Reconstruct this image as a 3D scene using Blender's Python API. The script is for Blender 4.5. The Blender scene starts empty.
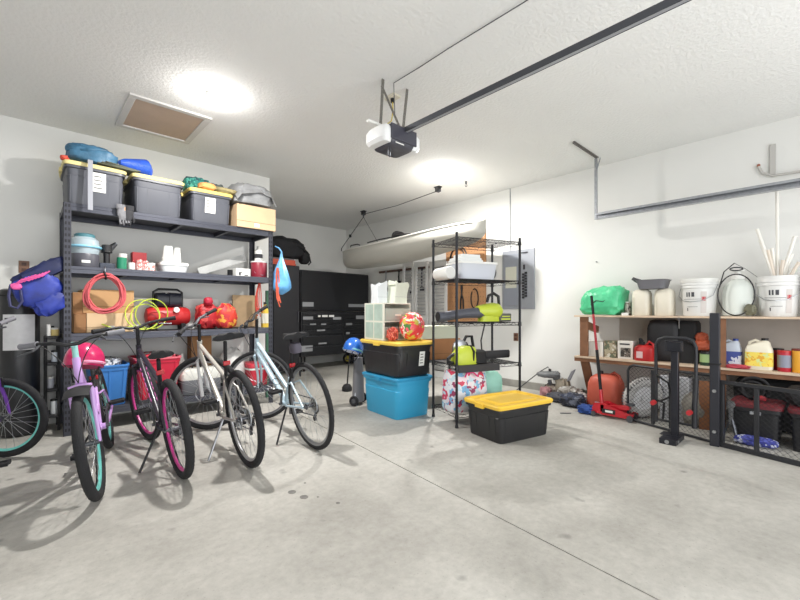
import bpy, math, random
from mathutils import Vector, Matrix, noise
PI = math.pi
SC = bpy.context.scene
COL = SC.collection

# ---------------------------------------------------------------- camera
CAM_H = 1.10
YAW = math.radians(42.92)
cam_d = bpy.data.cameras.new('camera')
cam = bpy.data.objects.new('camera', cam_d)
COL.objects.link(cam)
cam.location = (0, 0, CAM_H)
cam.rotation_euler = (PI/2, 0, -YAW)
cam_d.sensor_width = 36
cam_d.lens = 18
cam_d.shift_y = 11/800
cam_d.clip_start = .05
SC.camera = cam

# ---------------------------------------------------------------- world, light, exposure
SC.view_settings.view_transform = 'Standard'
SC.view_settings.look = 'None'
SC.view_settings.gamma = 1
SC.view_settings.exposure = 0.08
W = bpy.data.worlds.new('daylight'); SC.world = W; W.use_nodes = True
bg = W.node_tree.nodes['Background']
bg.inputs[0].default_value = (.93, .97, 1, 1)
bg.inputs[1].default_value = .9

def area(name, loc, rot, sx, sy, power, col=(1, 1, 1)):
    l = bpy.data.lights.new(name, 'AREA'); l.shape = 'RECTANGLE'; l.size = sx; l.size_y = sy
    l.energy = power; l.color = col
    o = bpy.data.objects.new(name, l); o.location = loc; o.rotation_euler = rot; COL.objects.link(o)
    return o
# soft fill light added at the unseen garage door opening behind the camera
area('added_door_fill', (1.2, -1.55, 1.25), (math.radians(109), 0, 0), 6.4, 2.1, 140, (.97, .985, 1))

# ---------------------------------------------------------------- materials
def lin(c):
    c /= 255
    return c/12.92 if c <= .04045 else ((c+.055)/1.055)**2.4
MATS = {}
def mat(name, rgb, rough=.6, metal=0.0, var=.0, scale=8.0, bump=0.0, bscale=60.0, trans=0.0, emit=None, coat=0.0, alpha=1.0):
    """procedural principled material: base colour with a soft noise variation and optional bump"""
    if name in MATS: return MATS[name]
    m = bpy.data.materials.new(name); m.use_nodes = True
    nt = m.node_tree; b = nt.nodes['Principled BSDF']
    c = [lin(x) for x in rgb]
    b.inputs['Roughness'].default_value = rough
    b.inputs['Metallic'].default_value = metal
    b.inputs['Base Color'].default_value = (*c, 1)
    if coat: b.inputs['Coat Weight'].default_value = coat
    if trans:
        b.inputs['Transmission Weight'].default_value = trans
        b.inputs['IOR'].default_value = 1.2
    if alpha < 1: b.inputs['Alpha'].default_value = alpha
    if emit:
        b.inputs['Emission Color'].default_value = (*emit[:3], 1); b.inputs['Emission Strength'].default_value = emit[3]
    tc = nt.nodes.new('ShaderNodeTexCoord')
    if var:
        n = nt.nodes.new('ShaderNodeTexNoise'); n.inputs['Scale'].default_value = scale; n.inputs['Detail'].default_value = 4
        nt.links.new(tc.outputs['Object'], n.inputs['Vector'])
        r = nt.nodes.new('ShaderNodeValToRGB')
        r.color_ramp.elements[0].position = .3; r.color_ramp.elements[1].position = .7
        r.color_ramp.elements[0].color = (*[max(0, x*(1-var)) for x in c], 1)
        r.color_ramp.elements[1].color = (*[min(1, x*(1+var)) for x in c], 1)
        nt.links.new(n.outputs['Fac'], r.inputs[0]); nt.links.new(r.outputs[0], b.inputs['Base Color'])
    if bump:
        n2 = nt.nodes.new('ShaderNodeTexNoise'); n2.inputs['Scale'].default_value = bscale; n2.inputs['Detail'].default_value = 3
        nt.links.new(tc.outputs['Object'], n2.inputs['Vector'])
        bp = nt.nodes.new('ShaderNodeBump'); bp.inputs['Strength'].default_value = bump; bp.inputs['Distance'].default_value = .02
        nt.links.new(n2.outputs['Fac'], bp.inputs['Height']); nt.links.new(bp.outputs[0], b.inputs['Normal'])
    MATS[name] = m
    return m

def splotch(name, base, cols, scale=14.0, rough=.8):
    """patterned fabric or print: blotches of several colours"""
    m = bpy.data.materials.new(name); m.use_nodes = True; nt = m.node_tree; b = nt.nodes['Principled BSDF']
    b.inputs['Roughness'].default_value = rough
    tc = nt.nodes.new('ShaderNodeTexCoord')
    nz_ = nt.nodes.new('ShaderNodeTexNoise'); nz_.inputs['Scale'].default_value = scale*.8
    nt.links.new(tc.outputs['Object'], nz_.inputs['Vector'])
    mx = nt.nodes.new('ShaderNodeMix'); mx.data_type = 'VECTOR'; mx.inputs[0].default_value = .16
    nt.links.new(tc.outputs['Object'], mx.inputs[4]); nt.links.new(nz_.outputs['Color'], mx.inputs[5])
    n = nt.nodes.new('ShaderNodeTexVoronoi'); n.inputs['Scale'].default_value = scale*1.6
    nt.links.new(mx.outputs[1], n.inputs['Vector'])
    sp = nt.nodes.new('ShaderNodeSeparateColor'); nt.links.new(n.outputs['Color'], sp.inputs[0])
    r = nt.nodes.new('ShaderNodeValToRGB'); r.color_ramp.interpolation = 'CONSTANT'
    allc = [base]+cols; k = len(allc)
    for i, c in enumerate(allc):
        p = 0 if i == 0 else .25+.75*i/k
        e = r.color_ramp.elements[i] if i < 2 else r.color_ramp.elements.new(p)
        e.position = p; e.color = (*[lin(x) for x in c], 1)
    nt.links.new(sp.outputs[0], r.inputs[0]); nt.links.new(r.outputs[0], b.inputs['Base Color'])
    return m

# ---------------------------------------------------------------- mesh builder
class MB:
    def __init__(s):
        s.v = []; s.f = []; s.mi = []; s.cur = 0; s.M = Matrix.Identity(4)
    def mat(s, i): s.cur = i; return s
    def tf(s, loc=(0, 0, 0), rot=(0, 0, 0), sc=(1, 1, 1)):
        from mathutils import Euler
        s.M = Matrix.LocRotScale(Vector(loc), Euler(rot), Vector(sc)); return s
    def add(s, vs, fs):
        o = len(s.v)
        s.v += [tuple(s.M @ Vector(p)) for p in vs]
        s.f += [tuple(i+o for i in f) for f in fs]
        s.mi += [s.cur]*len(fs)
        return s
    def box(s, x0, x1, y0, y1, z0, z1):
        vs = [(x, y, z) for x in (x0, x1) for y in (y0, y1) for z in (z0, z1)]
        return s.add(vs, [(0, 1, 3, 2), (4, 6, 7, 5), (0, 4, 5, 1), (2, 3, 7, 6), (0, 2, 6, 4), (1, 5, 7, 3)])
    def cbox(s, c, d):
        return s.box(c[0]-d[0]/2, c[0]+d[0]/2, c[1]-d[1]/2, c[1]+d[1]/2, c[2]-d[2]/2, c[2]+d[2]/2)
    def bar(s, p0, p1, w, h, up=(0, 0, 1)):
        """rectangular bar between two points, w across, h along up"""
        p0, p1 = Vector(p0), Vector(p1); t = (p1-p0).normalized(); u = Vector(up)
        if abs(t.dot(u)) > .95: u = Vector((1, 0, 0))
        a = t.cross(u).normalized(); b = a.cross(t).normalized()
        vs = []
        for p in (p0, p1):
            for i, j in ((-1, -1), (1, -1), (1, 1), (-1, 1)):
                vs.append(p+a*(i*w/2)+b*(j*h/2))
        return s.add(vs, [(3, 2, 1, 0), (4, 5, 6, 7), (0, 1, 5, 4), (1, 2, 6, 5), (2, 3, 7, 6), (3, 0, 4, 7)])
    def tube(s, pts, r, n=8, closed=False, cap=True):
        P = [Vector(p) for p in pts]; m = len(P)
        if isinstance(r, (int, float)): r = [r]*m
        T = []
        for i in range(m):
            if closed: t = P[(i+1) % m]-P[i-1]
            else: t = P[min(i+1, m-1)]-P[max(i-1, 0)]
            T.append(t.normalized())
        u = Vector((0, 0, 1))
        if abs(T[0].dot(u)) > .9: u = Vector((1, 0, 0))
        a = T[0].cross(u).normalized()
        vs = []
        for i in range(m):
            a = a-T[i]*a.dot(T[i])
            if a.length < 1e-6: a = T[i].orthogonal()
            a.normalize(); b = T[i].cross(a)
            for k in range(n):
                th = 2*PI*k/n
                vs.append(P[i]+(a*math.cos(th)+b*math.sin(th))*r[i])
        fs = []
        for i in range(m if closed else m-1):
            j = (i+1) % m
            for k in range(n):
                l = (k+1) % n
                fs.append((i*n+k, i*n+l, j*n+l, j*n+k))
        if cap and not closed:
            fs.append(tuple(range(n-1, -1, -1))); fs.append(tuple((m-1)*n+k for k in range(n)))
        return s.add(vs, fs)
    def cyl(s, p0, p1, r0, r1=None, n=16):
        return s.tube([p0, p1], [r0, r0 if r1 is None else r1], n)
    def ring(s, c, axis, R, r, n=40, k=8, sx=1.0):
        """torus of radius R, tube r, around axis"""
        ax = Vector(axis).normalized(); a = ax.orthogonal().normalized(); b = ax.cross(a); c = Vector(c)
        return s.tube([c+(a*math.cos(2*PI*i/n)+b*math.sin(2*PI*i/n)*sx)*R for i in range(n)], r, k, closed=True)
    def lathe(s, prof, c=(0, 0, 0), n=24, sx=1, sy=1):
        vs = []; fs = []; m = len(prof)
        for r, z in prof:
            for k in range(n):
                th = 2*PI*k/n
                vs.append((c[0]+r*math.cos(th)*sx, c[1]+r*math.sin(th)*sy, c[2]+z))
        for i in range(m-1):
            for k in range(n):
                l = (k+1) % n
                fs.append((i*n+k, i*n+l, (i+1)*n+l, (i+1)*n+k))
        fs.append(tuple(range(n-1, -1, -1))); fs.append(tuple((m-1)*n+k for k in range(n)))
        return s.add(vs, fs)
    def loft(s, secs, n=24, cap=True):
        """sections (z, hx, hy, power, dx, dy): superellipses stacked in z"""
        vs = []; fs = []; m = len(secs)
        for sec in secs:
            z, hx, hy = sec[:3]; p = sec[3] if len(sec) > 3 else 2; dx = sec[4] if len(sec) > 4 else 0; dy = sec[5] if len(sec) > 5 else 0
            for k in range(n):
                th = 2*PI*(k+.5)/n; c, d = math.cos(th), math.sin(th)
                vs.append((dx+hx*math.copysign(abs(c)**(2/p), c), dy+hy*math.copysign(abs(d)**(2/p), d), z))
        for i in range(m-1):
            for k in range(n):
                l = (k+1) % n
                fs.append((i*n+k, i*n+l, (i+1)*n+l, (i+1)*n+k))
        if cap:
            fs.append(tuple(range(n-1, -1, -1))); fs.append(tuple((m-1)*n+k for k in range(n)))
        return s.add(vs, fs)
    def blob(s, c, d, seed=0, amp=.12, freq=3.0, p=2.6, nu=28, nv=14, flat=.0, ridge=0.0):
        """lumpy closed soft body (cloth bundle, bag): half sizes d about c, flattened below"""
        vs = []; fs = []; off = Vector((seed*7.31, seed*3.7, seed*1.9))
        def pt(i, j):
            ph = -PI/2+PI*j/nv; th = 2*PI*i/nu
            f = lambda x, q: math.copysign(abs(x)**(2/q), x)
            q = Vector((f(math.cos(ph), p)*f(math.cos(th), p), f(math.cos(ph), p)*f(math.sin(th), p), f(math.sin(ph), p)))
            k = 1+amp*noise.noise(q*freq+off)+amp*.5*noise.noise(q*freq*2.7+off)
            if ridge: k += ridge*abs(noise.noise(Vector((q.x*4, q.y*4, q.z*1.3))+off))
            q = q*k
            q = Vector((q.x*d[0], q.y*d[1], q.z*d[2]))
            if q.z < -d[2]*(1-flat): q.z = -d[2]*(1-flat)
            return Vector(c)+q
        vs.append(pt(0, 0))
        for j in range(1, nv):
            for i in range(nu): vs.append(pt(i, j))
        vs.append(pt(0, nv)); L = len(vs)-1
        for i in range(nu):
            fs.append((0, 1+(i+1) % nu, 1+i))
            fs.append((L, 1+(nv-2)*nu+i, 1+(nv-2)*nu+(i+1) % nu))
        for j in range(nv-2):
            for i in range(nu):
                a = 1+j*nu+i; b = 1+j*nu+(i+1) % nu
                fs.append((a, b, b+nu, a+nu))
        return s.add(vs, fs)
    def sheet(s, fn, nu, nv, th=.004):
        """thin solid sheet from fn(u,v)->point, thickness th"""
        top = [Vector(fn(i/nu, j/nv)) for j in range(nv+1) for i in range(nu+1)]
        w = nu+1
        nr = []
        for j in range(nv+1):
            for i in range(w):
                a = top[j*w+min(i+1, nu)]-top[j*w+max(i-1, 0)]; b = top[min(j+1, nv)*w+i]-top[max(j-1, 0)*w+i]
                q = a.cross(b); nr.append(q.normalized() if q.length > 1e-9 else Vector((0, 0, 1)))
        bot = [p-q*th for p, q in zip(top, nr)]
        N = len(top); fs = []
        for j in range(nv):
            for i in range(nu):
                a = j*w+i; fs.append((a, a+1, a+1+w, a+w)); fs.append((N+a+w, N+a+1+w, N+a+1, N+a))
        for i in range(nu):
            a = i; fs.append((a+N, a+1+N, a+1, a)); a = nv*w+i; fs.append((a, a+1, a+1+N, a+N))
        for j in range(nv):
            a = j*w; fs.append((a, a+w, a+w+N, a+N)); a = j*w+nu; fs.append((a+N, a+w+N, a+w, a))
        return s.add(top+bot, fs)

def tag(o, label=None, cat=None, group=None, kind=None):
    if label: o['label'] = label
    if cat: o['category'] = cat
    if group: o['group'] = group
    if kind: o['kind'] = kind
    return o
def O(name, mb, mats, parent=None, loc=None, rz=0, label=None, cat=None, group=None, kind=None, bevel=0, sharp=38, rot=None):
    me = bpy.data.meshes.new(name)
    me.from_pydata([tuple(v) for v in mb.v], [], mb.f)
    if not isinstance(mats, (list, tuple)): mats = [mats]
    for m in mats: me.materials.append(m)
    me.polygons.foreach_set('material_index', mb.mi)
    me.polygons.foreach_set('use_smooth', [True]*len(me.polygons))
    me.set_sharp_from_angle(angle=math.radians(sharp))
    me.update()
    o = bpy.data.objects.new(name, me); COL.objects.link(o)
    if loc is not None: o.location = loc
    o.rotation_euler = rot if rot else (0, 0, rz)
    if parent is not None: o.parent = parent
    if bevel:
        b = o.modifiers.new('bevel', 'BEVEL'); b.width = bevel; b.segments = 2; b.limit_method = 'ANGLE'
    return tag(o, label, cat, group, kind)
def T(name, label, cat, loc=(0, 0, 0), rz=0, group=None, rot=None):
    o = bpy.data.objects.new(name, None); COL.objects.link(o); o.empty_display_size = .1
    o.location = loc; o.rotation_euler = rot if rot else (0, 0, rz)
    return tag(o, label, cat, group)
def dup(root, loc, rz=0, label=None, group=None):
    r = root.copy(); COL.objects.link(r); r.location = loc; r.rotation_euler = (0, 0, rz)
    if label: r['label'] = label
    if group: r['group'] = group
    for ch in list(root.children):
        c = ch.copy(); COL.objects.link(c); c.parent = r
        for g in list(ch.children):
            d = g.copy(); COL.objects.link(d); d.parent = c
    return r
# surveying helpers: where a sight line from the photographer's spot meets a known upright plane
SN, CS = math.sin(YAW), math.cos(YAW)
def xy(u, Y):
    r = (u-400)/400; return Y*(SN+r*CS)/(CS-r*SN)
def yx(u, X):
    r = (u-400)/400; return X*(CS-r*SN)/(SN+r*CS)
def zv(v, x, y): return CAM_H+(311-v)/400*(SN*x+CS*y)
def floor_at(u, v, z=0):
    d = 400*(CAM_H-z)/(v-311); l = (u-400)*d/400
    return Vector((SN*d+CS*l, CS*d-SN*l, z))

# palette
m_black = mat('black_plastic', (28, 28, 31), .45, var=.1)
m_blackm = mat('black_matte', (21, 21, 24), .75, var=.15)
m_rubber = mat('rubber', (30, 30, 33), .8, var=.12, bump=.3, bscale=180)
m_steel = mat('steel', (170, 172, 176), .32, .9)
m_dsteel = mat('dark_steel', (95, 97, 102), .4, .7)
m_galv = mat('galvanised', (165, 168, 174), .38, .75, var=.12, scale=30)
m_white = mat('white_plastic', (226, 226, 222), .5)
m_paper = mat('paper', (236, 236, 232), .85)
m_ink = mat('ink', (50, 50, 55), .8)
m_card = mat('cardboard', (196, 160, 120), .85, var=.07, scale=6)
m_card2 = mat('cardboard_dark', (160, 118, 80), .85, var=.08, scale=6)
m_red = mat('red_plastic', (188, 42, 44), .4, var=.05)
m_pink = mat('hot_pink', (222, 60, 130), .4)
m_lime = mat('lime_plastic', (200, 220, 50), .45)
m_clear = mat('clear_plastic', (225, 232, 238), .25, alpha=.45)
# ================================================================ the room
HC = 2.90; XR = 5.20; YN = 5.18; XC = 2.40; YB = 7.35; XL = -3.2; YF = -1.7
def wall_mat(name, rgb, bump, scale):
    m = mat(name, rgb, .85, var=.018, scale=1.3, bump=bump, bscale=scale); return m
m_wall = wall_mat('painted_drywall', (226, 226, 223), .05, 90)
m_ceil = wall_mat('textured_ceiling_paint', (232, 232, 230), .3, 40)
# concrete floor: mottled grey, darker spots, saw-cut control joints
mf = bpy.data.materials.new('concrete_floor'); mf.use_nodes = True
nt = mf.node_tree; b = nt.nodes['Principled BSDF']; b.inputs['Roughness'].default_value = .62
geo = nt.nodes.new('ShaderNodeNewGeometry')
def nz(scale, detail, rough=.55):
    n = nt.nodes.new('ShaderNodeTexNoise'); n.inputs['Scale'].default_value = scale; n.inputs['Detail'].default_value = detail
    n.inputs['Roughness'].default_value = rough; nt.links.new(geo.outputs['Position'], n.inputs['Vector']); return n
def ramp(src, stops):
    r = nt.nodes.new('ShaderNodeValToRGB')
    for i, (p, c) in enumerate(stops):
        e = r.color_ramp.elements[i] if i < 2 else r.color_ramp.elements.new(p)
        e.position = p; e.color = (*[lin(x) for x in c], 1) if isinstance(c, tuple) else (c, c, c, 1)
    nt.links.new(src, r.inputs[0]); return r
def mixc(fac, a, b_, mode='MULTIPLY'):
    m = nt.nodes.new('ShaderNodeMix'); m.data_type = 'RGBA'; m.blend_type = mode
    if isinstance(fac, float): m.inputs[0].default_value = fac
    else: nt.links.new(fac, m.inputs[0])
    nt.links.new(a, m.inputs[6]); nt.links.new(b_, m.inputs[7]); return m.outputs[2]
base = ramp(nz(.9, 5).outputs['Fac'], [(.28, (150, 147, 140)), (.5, (180, 177, 170)), (.7, (200, 198, 191))])
fine = ramp(nz(22, 6, .7).outputs['Fac'], [(.3, .80), (.65, 1.0)])
spots = ramp(nz(6.5, 2, .4).outputs['Fac'], [(.22, .62), (.3, 1.0)])
col = mixc(1.0, base.outputs[0], fine.outputs[0]); col = mixc(1.0, col, spots.outputs[0])
speck = ramp(nz(70, 2, .5).outputs['Fac'], [(.27, .7), (.34, 1.0)])
col = mixc(.7, col, speck.outputs[0])
nt.links.new(col, b.inputs['Base Color'])
bp = nt.nodes.new('ShaderNodeBump'); bp.inputs['Strength'].default_value = .12; bp.inputs['Distance'].default_value = .02
nt.links.new(fine.outputs[0], bp.inputs['Height']); nt.links.new(bp.outputs[0], b.inputs['Normal'])

m_joint = mat('joint_dark', (118, 114, 106), .9, var=.2, scale=12)  # dark colour of the control joint, seen at the bottom of the groove
# floor slabs are cast with a real groove at the slightly skewed control joint
mb = MB(); g = .004
jx = lambda y: 1.712+.104*y
Y0, Y1 = YF-3, YB
def slab(p):
    n = len(p); mb.add([(x, y, 0) for x, y in p]+[(x, y, -.12) for x, y in p], [tuple(range(n)), tuple(range(2*n-1, n-1, -1))]+[(i, i+n, (i+1) % n+n, (i+1) % n) for i in range(n)])
slab([(XL, Y0), (jx(Y0)-g, Y0), (jx(Y1)-g, Y1), (XL, Y1)])
slab([(jx(Y0)+g, Y0), (XR, Y0), (XR, Y1), (jx(Y1)+g, Y1)])
mb.mat(1).box(XL, XR, Y0, Y1, -.13, -.008)
O('floor', mb, [mf, m_joint], kind='structure')
O('ceiling', MB().box(XL-.1, XR+.1, YF, YB+.1, HC, HC+.1), m_ceil, kind='structure')
O('wall_right', MB().box(XR, XR+.1, YF, YB+.1, .10, HC), m_wall, kind='structure')
m_curb = mat('concrete_curb', (146, 144, 138), .8, var=.12, scale=9, bump=.2)
O('trim_1', MB().box(XR-.03, XR+.1, YF, YB+.1, -.02, .10), m_curb, kind='structure', bevel=.006)
O('wall_back', MB().box(XC-.1, XR, YB, YB+.1, 0, HC), m_wall, kind='structure')
O('wall_near', MB().box(XL, XC, YN, YN+.1, 0, HC).box(XC-.1, XC, YN+.1, YB, 0, HC), m_wall, kind='structure')
O('wall_left', MB().box(XL-.1, XL, YF, YN+.1, 0, HC), m_wall, kind='structure')
O('wall_front', MB().box(XL-.1, -2.2, YF-.1, YF, 0, HC).box(4.6, XR+.1, YF-.1, YF, 0, HC).box(-2.2, 4.6, YF-.1, YF, 2.4, HC), m_wall, kind='structure')
m_drive = mat('driveway', (170, 168, 162), .9, var=.08)

# attic hatch
def corner(u, v): 
    d = 400*(HC-CAM_H)/(311-v); l = (u-400)*d/400; return Vector((SN*d+CS*l, CS*d-SN*l))
hx0, hx1, hy0, hy1 = .61, 1.26, 3.92, 4.68
h = T('attic_hatch', 'white framed attic access hatch with a tan wood panel in the ceiling', 'hatch', ((hx0+hx1)/2, (hy0+hy1)/2, HC))
w, d = (hx1-hx0)/2, (hy1-hy0)/2
fm = MB(); t = .055
fm.box(-w, w, -d, -d+t, -.018, 0).box(-w, w, d-t, d, -.018, 0).box(-w, -w+t, -d+t, d-t, -.018, 0).box(w-t, w, -d+t, d-t, -.018, 0)
O('hatch_frame', fm, mat('hatch_trim', (205, 203, 200), .6), h, bevel=.004)
O('hatch_panel', MB().box(-w+t, w-t, -d+t, d-t, -.006, -.001), mat('hatch_wood', (186, 164, 146), .7, var=.04), h, label='tan plywood panel')

# two bare-bulb ceiling lamps
def lamp(x, y, lab, power):
    t = T('ceiling_lamp', lab, 'lamp', (x, y, HC), group='bare bulb ceiling lamps')
    O('lamp_base', MB().lathe([(.055, -.028), (.06, -.005), (.06, 0)], n=24), m_white, t)
    O('light_bulb', MB().lathe([(.012, -.082), (.024, -.076), (.028, -.062), (.022, -.045), (.014, -.028)], n=20),
      mat('lit_bulb', (255, 252, 244), .4, emit=(1, .98, .93, 45)), t, label='lit white bulb')
    a_ = bpy.data.lights.new('bulb_downlight', 'AREA'); a_.shape = 'DISK'; a_.size = .09; a_.energy = power*1.05; a_.color = (1, .975, .94)
    ao = bpy.data.objects.new('bulb_downlight', a_); ao.location = (0, 0, -.09); ao.parent = t; COL.objects.link(ao)
    l = bpy.data.lights.new('bulb_light', 'POINT'); l.energy = power*.13; l.shadow_soft_size = .03; l.color = (1, .975, .94)
    lo = bpy.data.objects.new('bulb_light', l); lo.location = (0, 0, -.115); lo.parent = t; COL.objects.link(lo)
lamp(1.13, 3.49, 'lit bare bulb lamp on the ceiling beside the attic hatch', 62)
lamp(3.88, 3.41, 'lit bare bulb lamp on the ceiling beyond the garage door opener', 62)

# outlet on near wall, conduit, panel, outlet on right wall
def outlet(x, y, z, normal, lab, w=.075, h=.115):
    t = T('wall_outlet', lab, 'outlet', (x, y, z))
    if normal == 'y': pl = MB().box(-w/2, w/2, -.006, 0, -h/2, h/2); f = [MB().box(-.017, .017, -.012, -.006, s*.027-.014, s*.027+.014) for s in (-1, 1)]
    else: pl = MB().box(-.006, 0, -w/2, w/2, -h/2, h/2); f = [MB().box(-.012, -.006, -.017, .017, s*.027-.014, s*.027+.014) for s in (-1, 1)]
    O('cover_plate', pl, mat('brown_outlet', (126, 92, 72), .5), t, bevel=.002)
    for q in f: O('socket', q, mat('brown_socket', (80, 52, 42), .5), t)
ox = xy(24, YN); outlet(ox, YN, zv(267, ox, YN), 'y', 'small brown wall outlet above the tall black bag')
oy = yx(516, XR); outlet(XR, oy, zv(337, XR, oy), 'x', 'brown wall outlet below the grey breaker panel')
# electrical panel
y0, y1 = yx(535, XR), yx(503, XR); ym = (y0+y1)/2; z0, z1 = zv(309, XR, y0), zv(248, XR, y0)
t = T('breaker_panel', 'grey steel breaker panel set on the right white wall', 'electrical panel', (XR, ym, z0))
hw = (y1-y0)/2; H = z1-z0
m_pan = mat('panel_grey', (158, 162, 170), .45, .3, var=.04)
O('panel_cover', MB().box(-.02, 0, -hw, hw, 0, H), m_pan, t, bevel=.004)
O('panel_door', MB().box(-.032, -.02, -hw*.15, hw*.88, H*.06, H*.94), mat('panel_door_grey', (150, 155, 166), .4, .3), t, bevel=.003)
br = MB()
for j, yy in enumerate((-hw*.50, -hw*.34)):
    for k in range(9): br.box(-.036, -.02, yy-.018, yy+.012, H*(.2+.048*k)-j*.02, H*(.235+.048*k)-j*.02)
br.box(-.034, -.02, -hw*.45, -hw*.36, H*.66, H*.74).box(-.034, -.02, -hw*.6, -hw*.2, H*.935, H*.95)
O('breaker_switches', br, m_ink, t, label='two rows of black breaker switches')
O('sticker', MB().box(-.034, -.0325, hw*.05, hw*.75, H*.36, H*.72), mat('sticker', (205, 205, 190), .8), t, label='pale cream sticker')
yc = yx(510.5, XR)
O('conduit', MB().tube([(0, 0, z1-.05), (0, 0, HC)], .006, 8), m_galv, loc=(XR-.008, yc, 0), label='thin grey conduit running from the breaker panel up to the ceiling', cat='conduit')
O('nail', MB().tube([(0, 0, 0), (-.03, 0, 0)], .006, 8), m_dsteel, loc=(XR, yx(597, XR), zv(262, XR, yx(597, XR))), label='small nail stuck in the right wall left of the hanging door track', cat='nail')

# ---------------------------------------------------------------- garage door opener
t = T('garage_door_opener', 'garage door opener with black face and white sides hanging from the ceiling', 'opener', (2.14, 2.38, 2.37))
t.scale = (.87, .87, .87)
m_opb = mat('opener_grey', (72, 72, 80), .4)
body = MB().loft([(0, .12, .10, 6), (.012, .14, .125, 6), (.05, .15, .14, 8), (.175, .15, .14, 8), (.18, .145, .135, 8)], 32)
O('opener_body', body, m_opb, t, sharp=50)
O('front_cover', MB().box(-.155, .155, -.152, -.135, .045, .178), mat('opener_face', (66, 66, 76), .35), t, bevel=.006)
for s in (-1, 1):
    lens = MB().loft([(.02, .05, .12, 3, s*.165), (.05, .065, .14, 3, s*.175), (.13, .065, .14, 3, s*.175), (.165, .05, .12, 3, s*.165)], 28)
    O('light_lens', lens, mat('frosted_lens', (235, 236, 236), .3), t, label='frosted white lamp cover')
lg = MB().box(-.1, .0, -.143, -.141, .018, .028)
O('logo_strip', lg, m_white, t)
hg = MB()
hz = (HC-2.37)/.87
hg.bar((-.14, .02, .17), (-.14, -.02, hz), .03, .004, (0, 1, 0))
hg.bar((.13, .02, .17), (.13, -.05, hz), .03, .004, (0, 1, 0))
hg.bar((-.14, 0, hz-.05), (.12, 0, .2), .025, .004, (0, 1, 0))
O('hanger_strap', hg, mat('perforated_angle', (120, 118, 112), .5, .6, var=.35, scale=90), t, label='perforated steel hanger straps')
cb = MB().bar((-.30, .0, .195), (.33, .0, .195), .03, .02)
O('cross_bar', cb, m_white, t, label='white cross bar')
rail = MB().bar((0.02, -.05, .16), (0.02, -4.4, .16), .022, .030)
rail.bar((0.02, -.05, .178), (0.02, -4.4, .178), .032, .005).bar((0.02, -.05, .142), (0.02, -4.4, .142), .032, .005)
O('rail', rail, mat('rail_steel', (168, 170, 176), .4, .35), t)
re_ = MB()
for s in (-1, 1): re_.bar((.02+s*.017, -.05, .160), (.02+s*.017, -4.4, .160), .003, .046)
O('rail_edge', re_, mat('rail_edge_dark', (74, 76, 82), .4, .5), t)
O('pull_loop', MB().tube([(-.11, -.06, .01), (-.115, -.06, -.07), (-.10, -.06, -.085), (-.085, -.06, -.07), (-.09, -.06, .01)], .004, 6), m_dsteel, t)
# ceiling outlet feeding the opener
t = T('ceiling_outlet', 'cream ceiling outlet with a black plug above the door opener', 'outlet', (2.24, 2.50, HC))
O('outlet_box', MB().box(-.04, .04, -.06, .06, -.02, 0), mat('cream', (222, 216, 198), .6), t, bevel=.004)
O('plug', MB().cyl((0, 0, -.05), (0, 0, -.02), .017), m_black, t)
O('opener_cord', MB().tube([(0, 0, -.05), (.0, -.005, -.12), (-.03, -.02, -.22), (-.12, -.03, -.30), (-.10, -.02, -.33)], .005, 6), mat('cord_yellow', (205, 185, 90), .5), t, label='yellowish power cord')
cp = [(2.12, 2.34, HC-.25), (2.10, 2.33, HC-.012)] + [(2.10+.004*math.sin(k*2.1), 2.33-.28*k, HC-.012) for k in range(1, 9)]
c0 = Vector(cp[0])
O('sensor_wire', MB().tube([Vector(p)-c0 for p in cp], .0035, 6), m_dsteel, loc=c0, label='thin grey wire stapled along the ceiling from the opener', cat='wire')

# ---------------------------------------------------------------- hanging door track on the right
TX = 4.85; TY = yx(597, TX); TZ = 2.195
t = T('door_track', 'galvanised garage door track hanging along the right wall', 'track', (TX, TY, TZ))
tr = MB().bar((0, 0, 0), (0, -3.4, 0), .004, .07, (0, 0, 1)).bar((-.025, 0, .033), (-.025, -3.4, .033), .05, .004).bar((-.025, 0, -.033), (-.025, -3.4, -.033), .05, .004)
tr.bar((-.048, 0, .022), (-.048, -3.4, .022), .004, .02)
O('track_rail', tr, m_galv, t)
hgm = MB().bar((0, .0, -.03), (0, .0, HC-TZ-.02), .03, .004, (0, 1, 0)).bar((0, .014, -.03), (0, .014, HC-TZ-.02), .004, .03, (0, 1, 0))
hgm.bar((-.01, 0, HC-TZ-.16), (.05, -.02, HC-TZ-.01), .02, .004, (0, 1, 0))
O('hanger', hgm, m_galv, t)
O('ceiling_angle', MB().bar((-.62, 0, HC-TZ-.006), (.03, 0, HC-TZ-.006), .022, .006).bar((-.62, .010, HC-TZ-.015), (.03, .010, HC-TZ-.015), .004, .02), mat('dark_angle', (116, 112, 108), .5, .3), t, label='dark perforated ceiling angle')
# hook bracket high on right wall
hy = yx(773, XR); zt = zv(145, XR, hy); zb = zv(175, XR, hy)
t = T('pipe_bracket', 'grey bent pipe hook mounted high on the right wall', 'bracket', (XR, hy, zb))
O('bracket_arm', MB().bar((-.015, 0, 0), (-.015, 0, zt-zb), .04, .02, (1, 0, 0)), mat('bracket_grey', (188, 186, 182), .5), t)
O('hook_pipe', MB().tube([(-.03, .10, .10), (-.03, .075, .03), (-.03, 0, -.015), (-.03, -.5, -.03), (-.03, -.9, -.03)], .012, 10), mat('bracket_grey', (188, 186, 182), .5), t)
O('cap', MB().blob((-.03, .10, .11), (.014, .014, .014), amp=0), mat('rust_red', (150, 90, 70), .6), t)
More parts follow.
